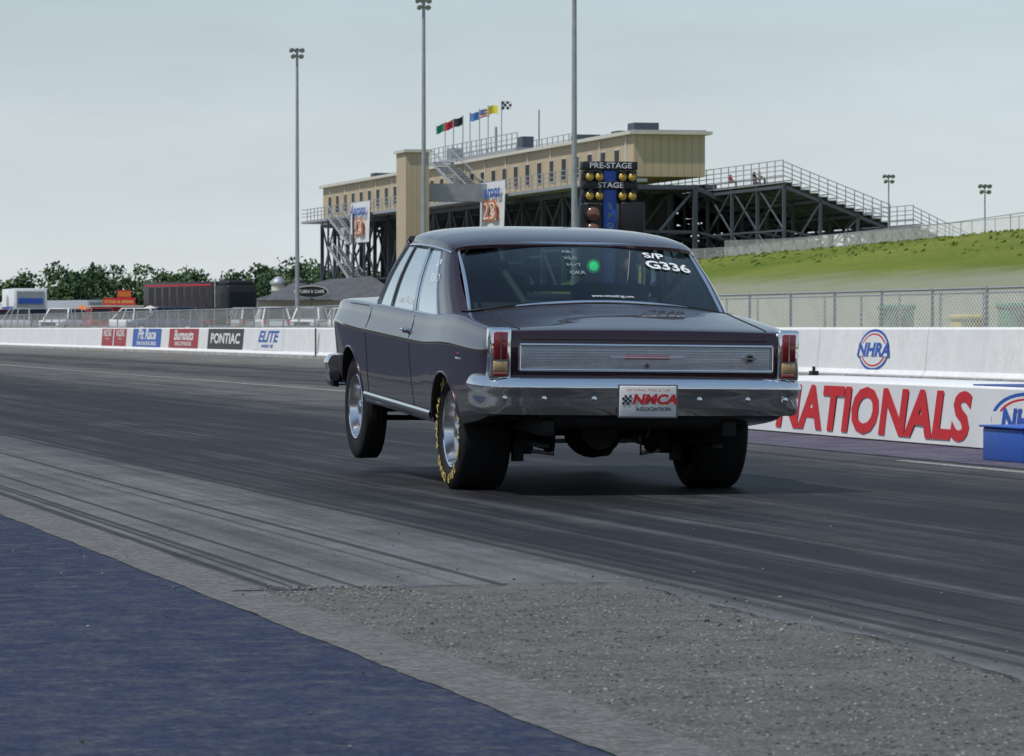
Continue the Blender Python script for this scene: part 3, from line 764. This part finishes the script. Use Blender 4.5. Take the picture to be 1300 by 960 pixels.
S=empty('concession_stand',TR(-30.6,322,.5)@Matrix.Rotation(R(8),4,'Z')); w=MB(); w.box(-2.4,2.4,-1.5,1.5,0,2.1,red); w.box(-2.0,2.0,-1.53,-1.5,1.0,1.8,darkm); w.box(-2.6,2.6,-2.4,1.7,2.1,2.22,cream); w.box(-2,2,-1.9,-1.53,.9,.98,cream); w.obj('booth',S)
w=MB(); w.box(-1.6,.9,-1.6,-1.5,2.25,2.8,red); w.text('FOOD & DRINK',TR(-.35,-1.61,2.5)@FACE_B,.32,yellow,bold=.01); w.box(-.5,.6,-1.6,-1.5,2.82,3.4,red); w.box(-.45,.55,-1.61,-1.6,2.9,3.3,orange); w.obj('sign',S)
for X,Y in ((8.07,86),(9.9,80.3),(9.25,83)):
    b2=MB(); c=green if X!=9.25 else yellow; hh=1.42 if X!=9.25 else 1.2
    b2.rbox(-.3,.3,-.3,.3,.05,hh-.12,.04,c); b2.rbox(-.33,.33,-.33,.33,hh-.12,hh,.04,c); b2.box(-.12,.12,-.335,-.30,hh-.45,hh-.25,black)
    b2.cyl((-.28,.3,.08),(.28,.3,.08),.08,black,10)
    b2.obj('trash_bin',M=TR(X,Y,.0)@Matrix.Rotation(TH,4,'Z'))

# ================================================================== THE CAR
m,nt,b=nodes('plum_metallic_paint')
tc=nt.nodes.new('ShaderNodeTexCoord')
fl=noise(nt,tc.outputs['Object'],900,2,.5)
c=mixc(nt,ramp(nt,fl,[(.35,0.0),(.65,1.0)]),(.020,.0055,.011),(.050,.018,.030))
nt.links.new(c,b.inputs['Base Color']); b.inputs['Metallic'].default_value=.6; b.inputs['Roughness'].default_value=.26
b.inputs['Coat Weight'].default_value=1; b.inputs['Coat Roughness'].default_value=.012; b.inputs['Coat IOR'].default_value=1.5
bp=nt.nodes.new('ShaderNodeBump'); bp.inputs['Strength'].default_value=.06; bp.inputs['Distance'].default_value=.01
nt.links.new(noise(nt,tc.outputs['Object'],3.0,2,.5),bp.inputs['Height']); nt.links.new(bp.outputs['Normal'],b.inputs['Coat Normal'])
paint=m
glass=glass_mat('window_glass',(.50,.60,.58),1.5,.02); glass_side=glass_mat('side_glass',(.50,.60,.57),1.45,.01)
interior=mat('interior_black',(.012,.012,.014),.7,var=.2)
redlens=mat('red_lens',(.22,.010,.012),.15,coat=1,var=.1,scale=40); clearlens=mat('reverse_lens',(.50,.34,.16),.2,coat=1,var=.15,scale=40)
brushed=mat('ribbed_silver',(.56,.57,.61),.42,.5,var=.08,scale=30); rib=mat('rib_line',(.34,.35,.38),.4,.6)

CAR=empty('drag_car',T@TR(5.97,22.89,0))
BODY=empty('body',Matrix.Rotation(R(2.5),4,'X')@Matrix.Rotation(R(.6),4,'Y'),CAR)

def cat(xs,ys,x):
    xs=list(xs); 
    if x<=xs[0]: return ys[0]
    if x>=xs[-1]: return ys[-1]
    i=max(k for k in range(len(xs)) if xs[k]<=x); i=min(i,len(xs)-2)
    h=xs[i+1]-xs[i]; t=(x-xs[i])/h
    def slope(k):
        if k<=0: return (ys[1]-ys[0])/(xs[1]-xs[0])
        if k>=len(xs)-1: return (ys[-1]-ys[-2])/(xs[-1]-xs[-2])
        a=(ys[k]-ys[k-1])/(xs[k]-xs[k-1]); b=(ys[k+1]-ys[k])/(xs[k+1]-xs[k])
        return 0 if a*b<=0 else 2*a*b/(a+b)
    m0,m1=slope(i)*h,slope(i+1)*h
    return (2*t**3-3*t*t+1)*ys[i]+(t**3-2*t*t+t)*m0+(-2*t**3+3*t*t)*ys[i+1]+(t**3-t*t)*m1
YS=[-1.075,-1.055,-1.00,-.85,-.5,-.2,0,.3,.6,1.2,2.2,2.8,3.2,3.42,3.50]
WW=[.86,.882,.893,.902,.912,.916,.916,.912,.908,.906,.905,.902,.890,.868,.83]
ZB=[.57,.545,.50,.45,.40,.37,.36,.345,.34,.34,.34,.36,.42,.46,.50]
ZS=[.915,.945,.955,.965,.985,1.000,.998,.984,.972,.970,.970,.970,.965,.945,.90]
ZC=[.925,.955,.968,.990,1.040,1.078,1.07,1.0,.99,.99,1.005,1.01,1.0,.97,.92]
def section(y):
    w,zb,zs,zc=(cat(YS,a,y) for a in (WW,ZB,ZS,ZC)); H=zs-zb
    return [(0,zb),(.62*w,zb),(.90*w,zb),(.950*w,zb+.05*H),(.968*w,zb+.20*H),(.984*w,zb+.45*H),(1.0*w,zb+.715*H),(.997*w,zb+.765*H),(.968*w,zb+.88*H),(.955*w,zb+.965*H),(.925*w,zs),(.80*w,zs+.25*(zc-zs)),(.45*w,zs+.80*(zc-zs)),(0,zc)]
def smooth_sec(y):
    P=section(y); out=[]
    for i in range(len(P)-1):
        p0=P[max(i-1,0)] if i>0 else (-P[1][0],P[1][1]); p1=P[i]; p2=P[i+1]; p3=P[i+2] if i+2<len(P) else (-P[i][0],P[i][1])
        n=3 if i>=2 else 1
        for k in range(n):
            t=k/n
            f=lambda a,b,c,d:.5*((2*b)+(-a+c)*t+(2*a-5*b+4*c-d)*t*t+(-a+3*b-3*c+d)*t**3)
            out.append((f(p0[0],p1[0],p2[0],p3[0]),f(p0[1],p1[1],p2[1],p3[1])) if i>=2 else p1)
    out.append(P[-1]); return out
def side_x(y,z):
    S=smooth_sec(y); S=[s for s in S if s[0]>.5]
    S=S[1:]
    zz=[s[1] for s in S]; xx=[s[0] for s in S]
    o=np.argsort(zz); return float(np.interp(z,np.array(zz)[o],np.array(xx)[o]))
def top_z(x,y):
    S=smooth_sec(y)[-10:]; xx=[s[0] for s in S][::-1]; zz=[s[1] for s in S][::-1]; return float(np.interp(abs(x),xx,zz))
ylist=[-1.075,-1.065,-1.055,-1.03,-1.0]+list(np.linspace(-.93,3.2,60))+[3.3,3.38,3.44,3.48,3.50]
w=MB(); vs=[];fs=[]
rings=[]
for y in ylist:
    h=smooth_sec(y); ring=[(x,y,z) for x,z in h]+[(-x,y,z) for x,z in h[-2:0:-1]]
    rings.append(len(vs)); vs+=ring
n=len(h)*2-2
for a in range(len(ylist)-1):
    for i in range(n):
        j=(i+1)%n; fs.append((rings[a]+i,rings[a]+j,rings[a+1]+j,rings[a+1]+i))
fs.append([rings[0]+i for i in range(n)][::-1]); fs.append([rings[-1]+i for i in range(n)])
w.add(vs,fs,paint,True)
shell=w.obj('body_shell_raw')
bmx=bmesh.new(); bmx.from_mesh(shell.data); bmesh.ops.recalc_face_normals(bmx,faces=bmx.faces); bmx.to_mesh(shell.data); bmx.free()
shell.data.materials.append(interior)
cuts=[]
for s in (-1,1):
    for yy,zz in ((0,.285),(2.78,.30)):
        cm=MB(); cm.cyl((s*.50,yy,zz),(s*1.1,yy,zz),.375,interior,48,smooth=False); co=cm.obj('cutter'); cuts.append(co)
        bmx=bmesh.new(); bmx.from_mesh(co.data); bmesh.ops.remove_doubles(bmx,verts=bmx.verts,dist=1e-5); bmesh.ops.recalc_face_normals(bmx,faces=bmx.faces); bmx.to_mesh(co.data); bmx.free()
        md=shell.modifiers.new('b','BOOLEAN'); md.operation='DIFFERENCE'; md.object=co; md.solver='EXACT'
dg=bpy.context.evaluated_depsgraph_get(); dg.update()
nm=bpy.data.meshes.new_from_object(shell.evaluated_get(dg)); 
bpy.data.objects.remove(shell)
for co in cuts: bpy.data.objects.remove(co)
nm.name='body_shell'
nm.set_sharp_from_angle(angle=R(32))
so=bpy.data.objects.new('body_shell',nm); COL.objects.link(so); so.parent=BODY

def lerp(a,b,t): return tuple(a[i]+(b[i]-a[i])*t for i in range(3))
def rear_glass(u,v):
    B=(.75*u,-.235+.20*u*u,1.082-.080*u*u); Tt=(.692*u,.47+.10*u*u,1.397-.035*abs(u)**3)
    p=lerp(B,Tt,v); k=math.sin(math.pi*v)*.022; return (p[0],p[1]-k*.5,p[2]+k)
def wind_glass(u,v):
    B=(.76*u,2.47-.22*u*u,1.00-.02*u*u); Tt=(.66*u,1.87-.10*u*u,1.437-.06*abs(u)**3)
    p=lerp(B,Tt,v); k=math.sin(math.pi*v)*.02; return (p[0],p[1]+k*.5,p[2]+k)
def side_pt(y_b,y_t,v,s,off=0):
    x=.838+(.728-.838)*v+.018*math.sin(math.pi*v)+off
    return (s*x,y_b+(y_t-y_b)*v,.968+(1.372-.968)*v)
g=MB()
g.grid(lambda a,b:rear_glass(2*a-1,b),24,10,glass); g.grid(lambda a,b:wind_glass(2*a-1,b),20,8,glass_side)
for s in (-1,1):
    g.grid(lambda a,b:side_pt(.40+a*(1.02-.40),.78+a*(1.05-.78),b,s),5,6,glass_side)
    g.grid(lambda a,b:side_pt(1.05+a*(2.12-1.05),1.08+a*(1.72-1.08),b,s),8,6,glass_side)
g.obj('windows',BODY)
g=MB()
ycs=[.44,.55,.7,.95,1.25,1.55,1.75,1.88]; zcs=[1.392,1.426,1.452,1.474,1.482,1.475,1.456,1.430]; zes=[1.352,1.366,1.374,1.380,1.382,1.379,1.372,1.360]; wcs=[.715,.735,.742,.745,.745,.738,.725,.70]
def roof(a,b):
    u=2*a-1; y=.44+b*1.44; zc,ze,ww=(cat(ycs,q_,y) for q_ in (zcs,zes,wcs))
    yy=y+ (.10*u*u*(1-b) - .10*u*u*b)
    uu=math.sin(u*math.pi/2)
    return (ww*uu,yy,zc-(zc-ze)*abs(u)**2.6-(0.0))
g.grid(roof,40,30,paint)
g.grid(lambda a,b:(lambda p:(p[0]*.985,p[1],p[2]-.018))(roof(a,.02+b*.96)),20,12,interior)
for s in (0,1):
    g.grid(lambda a,b:(lambda p:(p[0]*(1+.012*(b>.4)),p[1],p[2]-.03*b))(roof(s,a)),30,3,paint)
g.grid(lambda a,b:(lambda p:(p[0],p[1]-.004,p[2]-.02*b))(roof(a,0)),40,1,paint)
for s in (-1,1):
    base=[rear_glass(1,-.03),(.79,-.02,.985),(.825,.05,.97),(.838,.16,.962),(.839,.40,.962)]
    top=[(.694,.565,1.362),(.712,.585,1.372),(.724,.62,1.376),(.730,.68,1.380),(.732,.79,1.382)]
    def cp(a,b):
        k=a*4; i=min(int(k),3); t=k-i
        B=lerp(base[i],base[i+1],t); Tt=lerp(top[i],top[i+1],t); p=lerp(B,Tt,b); bul=.018*math.sin(math.pi*b)
        return (s*(p[0]+bul),p[1],p[2])
    g.grid(cp,16,10,paint)
    g.beam((s*.80,2.22,.965),(s*.70,1.76,1.385),.045,paint,.05)
g.obj('roof',BODY,sharp=50)
g=MB()
path=[rear_glass(-1+2*i/24,0.0) for i in range(25)]+[rear_glass(1,i/8) for i in range(1,9)]+[rear_glass(1-2*i/24,1.0) for i in range(1,25)]+[rear_glass(-1,1-i/8) for i in range(1,8)]
g.tube(path,.012,chrome,6,True)
for s in (-1,1):
    g.tube([(lambda p:(p[0]+s*.014,p[1],p[2]-.022))(roof((s+1)/2,k/20)) for k in range(21)],.010,chrome)
    g.tube([side_pt(.40,.78,t/6,s,.004) for t in range(7)],.008,chrome); g.tube([side_pt(1.035,1.065,t/6,s,.006) for t in range(7)],.012,chrome)
    g.tube([side_pt(1.72,1.50,t/6,s,.006) for t in range(7)],.007,chrome)
    g.tube([side_pt(2.12,1.72,t/6,s,.004) for t in range(7)],.010,chrome)
    g.tube([side_pt(.40+k*.1,0,0,s,.006) for k in range(18)],.008,chrome)
    for yc,zc_ in ((0,.285),(2.78,.30)):
        pts_=[]
        for k in range(25):
            a=R(8+k*164/24); y=yc+.378*math.cos(a); z=zc_+.378*math.sin(a)
            if z>cat(YS,ZB,y)+.03: pts_.append((s*(side_x(y,z)+.001),y,z))
        g.tube(pts_,.007,paint)
    g.grid(lambda a,b:(lambda y,z:(s*(side_x(y,z)+.010*math.sin(math.pi*b)+.001),y,z))(.42+a*1.96,.365+b*.05),20,4,chrome)
g.obj('bright_trim',BODY)
g=MB()
def seam_line(pts_,s,wd=.006):
    for (y0,z0),(y1,z1) in zip(pts_[:-1],pts_[1:]):
        n_=max(2,int(math.hypot(y1-y0,z1-z0)/.04))
        g.tube([(s*(side_x(y0+(y1-y0)*k/n_,z0+(z1-z0)*k/n_)-.0005),y0+(y1-y0)*k/n_,z0+(z1-z0)*k/n_) for k in range(n_+1)],wd*.55,interior,5)
for s in (-1,1):
    seam_line([(.92,.95),(.90,.60),(.86,.42)],s); seam_line([(2.20,.95),(2.22,.42)],s); seam_line([(.86,.42),(2.22,.42)],s)
    seam_line([(2.9,.95),(2.3,.955)],s)
def deck(x,y): return (x,y,top_z(x,y)+.0008)
pth=[deck(-.70,-1.03)]+[deck(-.71,-1.03+k*.08) for k in range(1,11)]+[deck(-.71+k*.071,-.23-.04*math.sin(math.pi*k/20)) for k in range(1,20)]+[deck(.71,-.23-k*.08) for k in range(0,11)]
g.tube(pth,.0042,interior,5)
g.tube([(-.70+k*.07,-1.0775,.905) for k in range(21)],.0045,interior,5)
g.obj('panel_gaps',BODY)
g=MB()
for s in (-1,1):
    x=side_x(1.05,.86); g.rbox(s*x-.02,s*x+.035,1.0,1.14,.85,.868,.007,chrome); g.cyl((s*x,1.0,.858),(s*(x+.03),1.0,.858),.016,chrome,10)
    x=side_x(-.42,.76); 
    for dz,dy0,dy1,mm in ((0,-.50,-.38,chrome),(.03,-.46,-.42,red)): g.rbox(s*x-.003,s*x+.006,dy0,dy1,.755+dz,.768+dz,.002,mm)
g.obj('door_handles',BODY)
g=MB()
Y0=-1.078
def rb(x0,x1,z0,z1,y,th,mt,r=.004): g.rbox(x0,x1,y-th,y,z0,z1,r,mt)
rb(-.70,.72,.735,.872,Y0+.004,.014,brushed)
for k in range(8): g.box(-.69,.71,Y0-.0135,Y0-.0095,.750+k*.0148,.7525+k*.0148,rib)
for zz in (.735,.872): g.tube([(-.71,Y0-.012,zz),(.73,Y0-.012,zz)],.010,chrome)
for xx in (-.71,.73): g.tube([(xx,Y0-.012,.735),(xx,Y0-.012,.872)],.010,chrome)
g.rbox(-.115,.14,Y0-.022,Y0-.012,.798,.816,.004,mat('badge_red',(.30,.03,.03),.3,coat=1)); g.tube([(-.2,Y0-.02,.807),(.23,Y0-.02,.807)],.004,chrome)
g.cyl((.01,Y0-.008,.762),(.01,Y0-.024,.762),.017,chrome,14); g.cyl((.01,Y0-.02,.762),(.01,Y0-.026,.762),.008,black,10)
g.cyl((.60,Y0-.01,.806),(.60,Y0-.022,.806),.028,chrome,18); g.cyl((.60,Y0-.02,.806),(.60,Y0-.024,.806),.019,black,14); g.box(.56,.64,Y0-.025,Y0-.02,.802,.810,chrome)
g.obj('tail_panel',BODY)
g=MB()
for s in (-1,1):
    c=s*.822
    g.rbox(c-.062,c+.062,Y0-.03,Y0+.06,.685,.965,.014,chrome)
    g.rbox(c-.040,c+.040,Y0-.038,Y0-.02,.790,.942,.008,redlens)
    g.rbox(c-.040,c+.040,Y0-.036,Y0-.02,.725,.782,.006,clearlens)
    g.rbox(c-.040,c+.040,Y0-.038,Y0-.02,.700,.720,.004,redlens)
    g.box(c-.003,c+.003,Y0-.0395,Y0-.037,.790,.942,chrome)
g.obj('tail_lamps',BODY)
g=MB()
def bumper(path,prof,mt):
    P=[Vector((a,b,0)) for a,b in path]; vs=[];fs=[];k=len(prof)
    for i,p_ in enumerate(P):
        d=(P[min(i+1,len(P)-1)]-P[max(i-1,0)]).normalized(); nrm=Vector((d.y,-d.x,0))
        for o_,z in prof: vs.append((p_.x+nrm.x*o_,p_.y+nrm.y*o_,z))
    for i in range(len(P)-1):
        for a in range(k-1): fs.append((i*k+a,i*k+a+1,(i+1)*k+a+1,(i+1)*k+a))
    g.add(vs,fs,mt,True); g.add(vs,[list(range(k)),list(range((len(P)-1)*k,len(P)*k))[::-1]],mt)
hp=[(.915,-.80),(.918,-.88),(.912,-.97),(.893,-1.045),(.86,-1.09),(.80,-1.112),(.70,-1.125),(.45,-1.135),(.2,-1.14)]
path=[(-a,b) for a,b in hp]+[(0,-1.14)]+hp[::-1]
prof=[(-.06,.690),(-.020,.697),(-.002,.692),(.014,.672),(.025,.648),(.026,.635),(.016,.612),(.012,.58),(.010,.54),(.004,.505),(-.010,.49),(-.05,.487)]
bumper(path,prof,chrome)
for x in (-.80,-.58,-.30,.30,.58,.80):
    g.lathe([(.016,0),(.013,.008),(0,.011)],12,chrome,TR(x,-1.142-(.010 if abs(x)<.5 else -.010 if abs(x)>.7 else 0),.58)@FACE_B)
hp2=[(.90,3.30),(.905,3.38),(.895,3.46),(.86,3.53),(.78,3.57),(.5,3.60),(0,3.61)]
path=[(a,b) for a,b in hp2]+[(-a,b) for a,b in hp2[-2::-1]]
bumper(path,[(o_,z-.10) for o_,z in prof],chrome)
g.obj('bumpers',BODY,sharp=40)
g=MB()
g.rbox(-.16,.16,-1.178,-1.170,.487,.655,.003,white); g.box(-.17,.17,-1.170,-1.152,.480,.662,chrome)
g.text('NMCA',TR(.035,-1.181,.580)@FACE_B,.072,red,shear=.2,bold=.0035,sx=1.2); g.text('ASSOCIATION',TR(.03,-1.181,.528)@FACE_B,.028,black,bold=.0004,sx=1.1)
g.text('NATIONAL MUSCLE CAR',TR(0,-1.181,.632)@FACE_B,.020,red,sx=1.1)
for i in range(4):
    for j in range(4):
        if (i+j)%2==0: g.box(-.148+i*.013,-.135+i*.013,-1.1805,-1.1785,.553+j*.013,.566+j*.013,black)
g.obj('licence_plate',BODY)
g=MB()
g.grid(lambda a,b:(-.79+1.58*a,-.15+b*2.5,top_z(-.79+1.58*a,-.15+b*2.5)+.006),16,30,interior)
g.rbox(-.62,-.14,1.05,1.2,.98,1.20,.05,interior); g.rbox(-.51,-.25,1.07,1.17,1.18,1.28,.04,interior)
g.rbox(.14,.62,1.05,1.2,.98,1.15,.05,interior)
g.rbox(-.7,.7,.30,.50,.98,1.05,.04,interior)
cage=mat('roll_cage',(.06,.06,.065),.5,var=.1)
g.tube([(-.66,.95,.98),(-.64,.95,1.22),(-.58,.95,1.35),(-.45,.95,1.40),(.45,.95,1.40),(.58,.95,1.35),(.64,.95,1.22),(.66,.95,.98)],.021,cage,8)
g.tube([(-.64,.95,1.12),(.64,.95,1.12)],.02,cage,8)
g.tube([(-.45,.95,1.40),(-.40,.05,1.05)],.02,cage,8)
for s in (-1,1): g.tube([(s*.58,.95,1.36),(s*.6,1.75,1.36),(s*.68,2.1,1.0)],.02,cage,8)
g.tube([(-.38+.18*math.cos(a/16*6.283),1.82-.06*math.sin(a/16*6.283),1.06+.17*math.sin(a/16*6.283)) for a in range(16)],.014,interior,6,True)
g.rbox(-.7,.7,2.1,2.35,.98,1.045,.03,interior)
g.rbox(-.10,.10,1.72,1.74,1.33,1.385,.01,interior)
g.obj('interior',BODY)
g=MB()
def ball(mb,c,r,mt,sc=(1,1,1)):
    mb.lathe([(r*math.sin(t/10*math.pi)+1e-5,-r*math.cos(t/10*math.pi)) for t in range(11)],20,mt,TR(*c)@Matrix.Diagonal((*sc,1)))
ball(g,(-.38,1.28,1.24),.125,black,(1,1.1,1)); ball(g,(-.38,1.27,1.0),.2,interior,(1.1,.6,.8))
g.obj('driver',BODY)
g=MB()
def on_rear(x,y):
    u=x/.73; v=y/.62; p=rear_glass(u,v); return (p[0],p[1]-.006,p[2]+.006)
g.text('G336',None,.115,white,bold=.003,sx=1.15,mapfn=lambda x,y:on_rear(.505+x,.375+y)); g.text('S/P',None,.085,white,bold=.002,sx=1.3,mapfn=lambda x,y:on_rear(.45+x,.485+y))
g.text('www.nmcadrag.com',None,.030,white,mapfn=lambda x,y:on_rear(.05+x,.045+y))
faint=mat('faded_decal',(.25,.28,.28),.6)
for k in range(4): g.text(('AB-','XLC','M+T','OKR')[k],None,.045,faint,mapfn=lambda x,y,k=k:on_rear(-.10+x,.50-.08*k+y))
for s in (-1,):
    def on_side(x,y): 
        v=y/.42; yb=1.25-x; return side_pt(yb,yb,v,s,.006)
    g.text('Lem Mitchell',None,.075,white,shear=.3,sx=1.2,mapfn=lambda x,y:on_side(x-.1,.06+y))
    g.text('336D',None,.07,white,sx=1.6,mapfn=lambda x,y:on_side(.58+x,.22+y)); g.text('S/P',None,.06,white,bold=.001,sx=1.6,mapfn=lambda x,y:on_side(.56+x,.31+y))
g.obj('window_lettering',BODY)
under=mat('chassis_dark',(.02,.02,.021),.6,.3,var=.3,scale=10); rust=mat('axle_dark',(.028,.025,.024),.5,.4,var=.3,scale=12)
g=MB()
g.rbox(-.55,.55,-.98,-.45,.40,.56,.05,under); g.rbox(-.45,.45,.2,3.2,.30,.42,.04,under)
for s in (-1,1):
    g.rbox(s*.52-.04,s*.52+.04,-1.0,3.1,.36,.46,.015,under)
    g.rbox(s*.50-.03,s*.50+.03,-.85,.95,.285,.315,.01,under)
    g.cyl((s*.30,-.15,.30),(s*.36,-.42,.62),.028,galv,10); g.cyl((s*.30,-.15,.24),(s*.345,-.35,.50),.036,under,10)
    g.tube([(s*.33,1.4,.30),(s*.33,.5,.29),(s*.34,-.1,.30)],.045,under,10)
    g.rbox(s*.30-.1,s*.30+.1,.5,1.2,.22,.36,.05,under)
g.obj('underbody',BODY)
g=MB()
g.cyl((-.62,0,.345),(.62,0,.345),.045,rust,14)
ball(g,(0,-.02,.335),.165,rust,(1.05,.95,.98)); g.cyl((0,-.02,.335),(0,.35,.335),.075,rust,14,r2=.05); g.cyl((0,-.19,.335),(0,-.10,.335),.11,rust,16)
for s in (-1,1):
    g.rbox(s*.42-.05,s*.42+.05,-.10,.12,.20,.34,.015,rust); g.tube([(s*.42,.0,.23),(s*.38,1.1,.30)],.022,under,8); g.cyl((s*.50,0,.345),(s*.56,0,.345),.14,rust,20)
    g.tube([(s*.40,-.08,.22),(s*.26,-.12,.20),(s*.26,-.12,.30)],.014,galv,6); g.box(s*.47-.03,s*.47+.03,-.14,-.08,.16,.32,under)
g.tube([(-.5,.02,.27),(.5,.02,.27)],.014,galv,6)
g.cyl((0,2.79,.42),(-.66,2.79,.42),.035,rust,10); g.cyl((0,2.79,.42),(.66,2.79,.42),.035,rust,10)
g.rbox(-.25,.25,2.3,3.0,.28,.42,.05,under)
for s in (-1,1): g.tube([(s*.2,2.6,.35),(s*.66,2.79,.35)],.02,under); g.cyl((s*.45,2.85,.37),(s*.42,2.85,.64),.04,under)
g.obj('axles',CAR)
def wheel(name,M,tr,hw,rr,letters,slick):
    W=empty(name,M,CAR); AX=Matrix.Rotation(R(-90),4,'Y')
    g=MB()
    pr=[(rr,hw*.80),(rr+.03,hw*.96),(rr+(tr-rr)*.55,hw*1.02),(tr-.03,hw*.97),(tr-.010,hw*.90),(tr,hw*.80),(tr+.001,0)]
    pr=pr+[(a,-z) for a,z in pr[-2::-1]]
    g.lathe(pr,64,rubberblack,AX)
    if not slick:
        for z in (-.03,0,.03): g.lathe([(tr+.0015,z-.004),(tr+.0025,z),(tr+.0015,z+.004)],48,black,AX)
    g.obj('tyre',W,sharp=60)
    g=MB(); o=hw*.86
    g.lathe([(rr+.004,hw*.80),(rr+.010,o),(rr+.004,o+.006),(rr-.006,o),(rr-.012,o-.03),(rr-.018,o-.055),(rr-.05,o-.07)],48,alu,AX)
    g.lathe([(rr-.02,-hw*.8),(rr-.03,0),(rr-.03,o-.08)],40,alu,AX); g.lathe([(rr-.03,o-.10),(0.01,o-.10)],40,interior,AX)
    for k in range(10):
        A=AX@Matrix.Rotation(2*math.pi*k/10,4,'Z')
        g.add([(.035,-.020,o-.045),(.035,.020,o-.045),(rr-.035,.012,o-.068),(rr-.035,-.012,o-.068),(.035,-.020,o-.085),(.035,.020,o-.085),(rr-.02,.02,o-.095),(rr-.02,-.02,o-.095)],
              [(0,1,2,3),(0,3,7,4),(1,5,6,2),(3,2,6,7)],alu,False,A)
    g.lathe([(.062,o-.09),(.060,o-.045),(.045,o-.035),(.03,o-.015),(0,o-.012)],24,alu,AX)
    for k in range(5):
        a=2*math.pi*k/5; g.cyl((-(o-.04),.045*math.cos(a),.045*math.sin(a)),(-(o-.022),.045*math.cos(a),.045*math.sin(a)),.008,chrome,8)
    g.obj('rim',W,sharp=40)
    if letters:
        g=MB(); r_=rr+(tr-rr)*.52; n_=len(letters)
        for k,ch in enumerate(letters):
            if ch==' ': continue
            a=2*math.pi*k/n_
            g.text(ch,TR(-hw*1.025-.002,0,0)@FACE_L@Matrix.Rotation(-a,4,'Z')@TR(0,r_,0),(tr-rr)*.52,yellow,bold=.002,sx=1.25)
        g.obj('sidewall_lettering',W)
F180=Matrix.Rotation(math.pi,4,'Z')
wheel('rear_wheel_left',TR(-.70,0,.345),.347,.15,.215,'RACING SLICK 28x9 DRAG RADIAL 28 ',True)
wheel('rear_wheel_right',TR(.70,0,.345)@F180,.347,.15,.215,'',True)
wheel('front_wheel_left',TR(-.765,2.79,.422)@Matrix.Rotation(R(1),4,'Z'),.33,.075,.20,'',False)
wheel('front_wheel_right',TR(.765,2.79,.422)@F180,.33,.075,.20,'',False)

# ------------------------------------------------------------------ light, sky, camera
sd=Vector((-.48,-.30,1.0)).normalized()
el=math.asin(sd.z); az=math.atan2(sd.x,sd.y)
sl=bpy.data.lights.new('sun','SUN'); sl.energy=3.3; sl.angle=R(1.0); sl.color=(1,.97,.93)
so_=bpy.data.objects.new('sun',sl); COL.objects.link(so_); so_.rotation_euler=sd.to_track_quat('Z','Y').to_euler()
wd_=bpy.data.worlds.new('World'); scene.world=wd_; wd_.use_nodes=True; nt=wd_.node_tree
bg=nt.nodes['Background']; sk=nt.nodes.new('ShaderNodeTexSky'); sk.sky_type='NISHITA'; sk.sun_disc=False; sk.sun_elevation=el; sk.sun_rotation=az
sk.air_density=1.0; sk.dust_density=1.0; sk.ozone_density=1.5; sk.altitude=200
tc=nt.nodes.new('ShaderNodeTexCoord'); sx=nt.nodes.new('ShaderNodeSeparateXYZ'); nt.links.new(tc.outputs['Generated'],sx.inputs[0])
hz=ramp(nt,sx.outputs['Z'],[(0,(.76,.82,.85)),(.04,(.66,.74,.78)),(.085,(.54,.63,.69)),(.30,(.30,.40,.52)),(1,(.18,.29,.47))])
cl=ramp(nt,noise(nt,tc.outputs['Generated'],3,6,.6,(1,1,4)),[(.38,.91),(.70,1.14)])
hz=mixc(nt,1.0,hz,cl,'MULTIPLY')
vm=nt.nodes.new('ShaderNodeVectorMath'); vm.operation='SCALE'; vm.inputs['Scale'].default_value=10.0; nt.links.new(hz,vm.inputs[0])
nt.links.new(mixc(nt,.85,sk.outputs[0],vm.outputs[0]),bg.inputs['Color']); bg.inputs['Strength'].default_value=.1
cam=bpy.data.cameras.new('camera'); co=bpy.data.objects.new('camera',cam); COL.objects.link(co)
co.location=(0,0,.92); co.rotation_euler=(R(90)-math.atan(63/5200),0,0)
cam.sensor_width=36; cam.lens=36*5200/1300; cam.clip_end=6000; cam.clip_start=.1
cam.dof.use_dof=True; cam.dof.focus_distance=23.5; cam.dof.aperture_fstop=20
scene.camera=co
scene.view_settings.view_transform='Standard'; scene.view_settings.look='None'; scene.view_settings.exposure=0
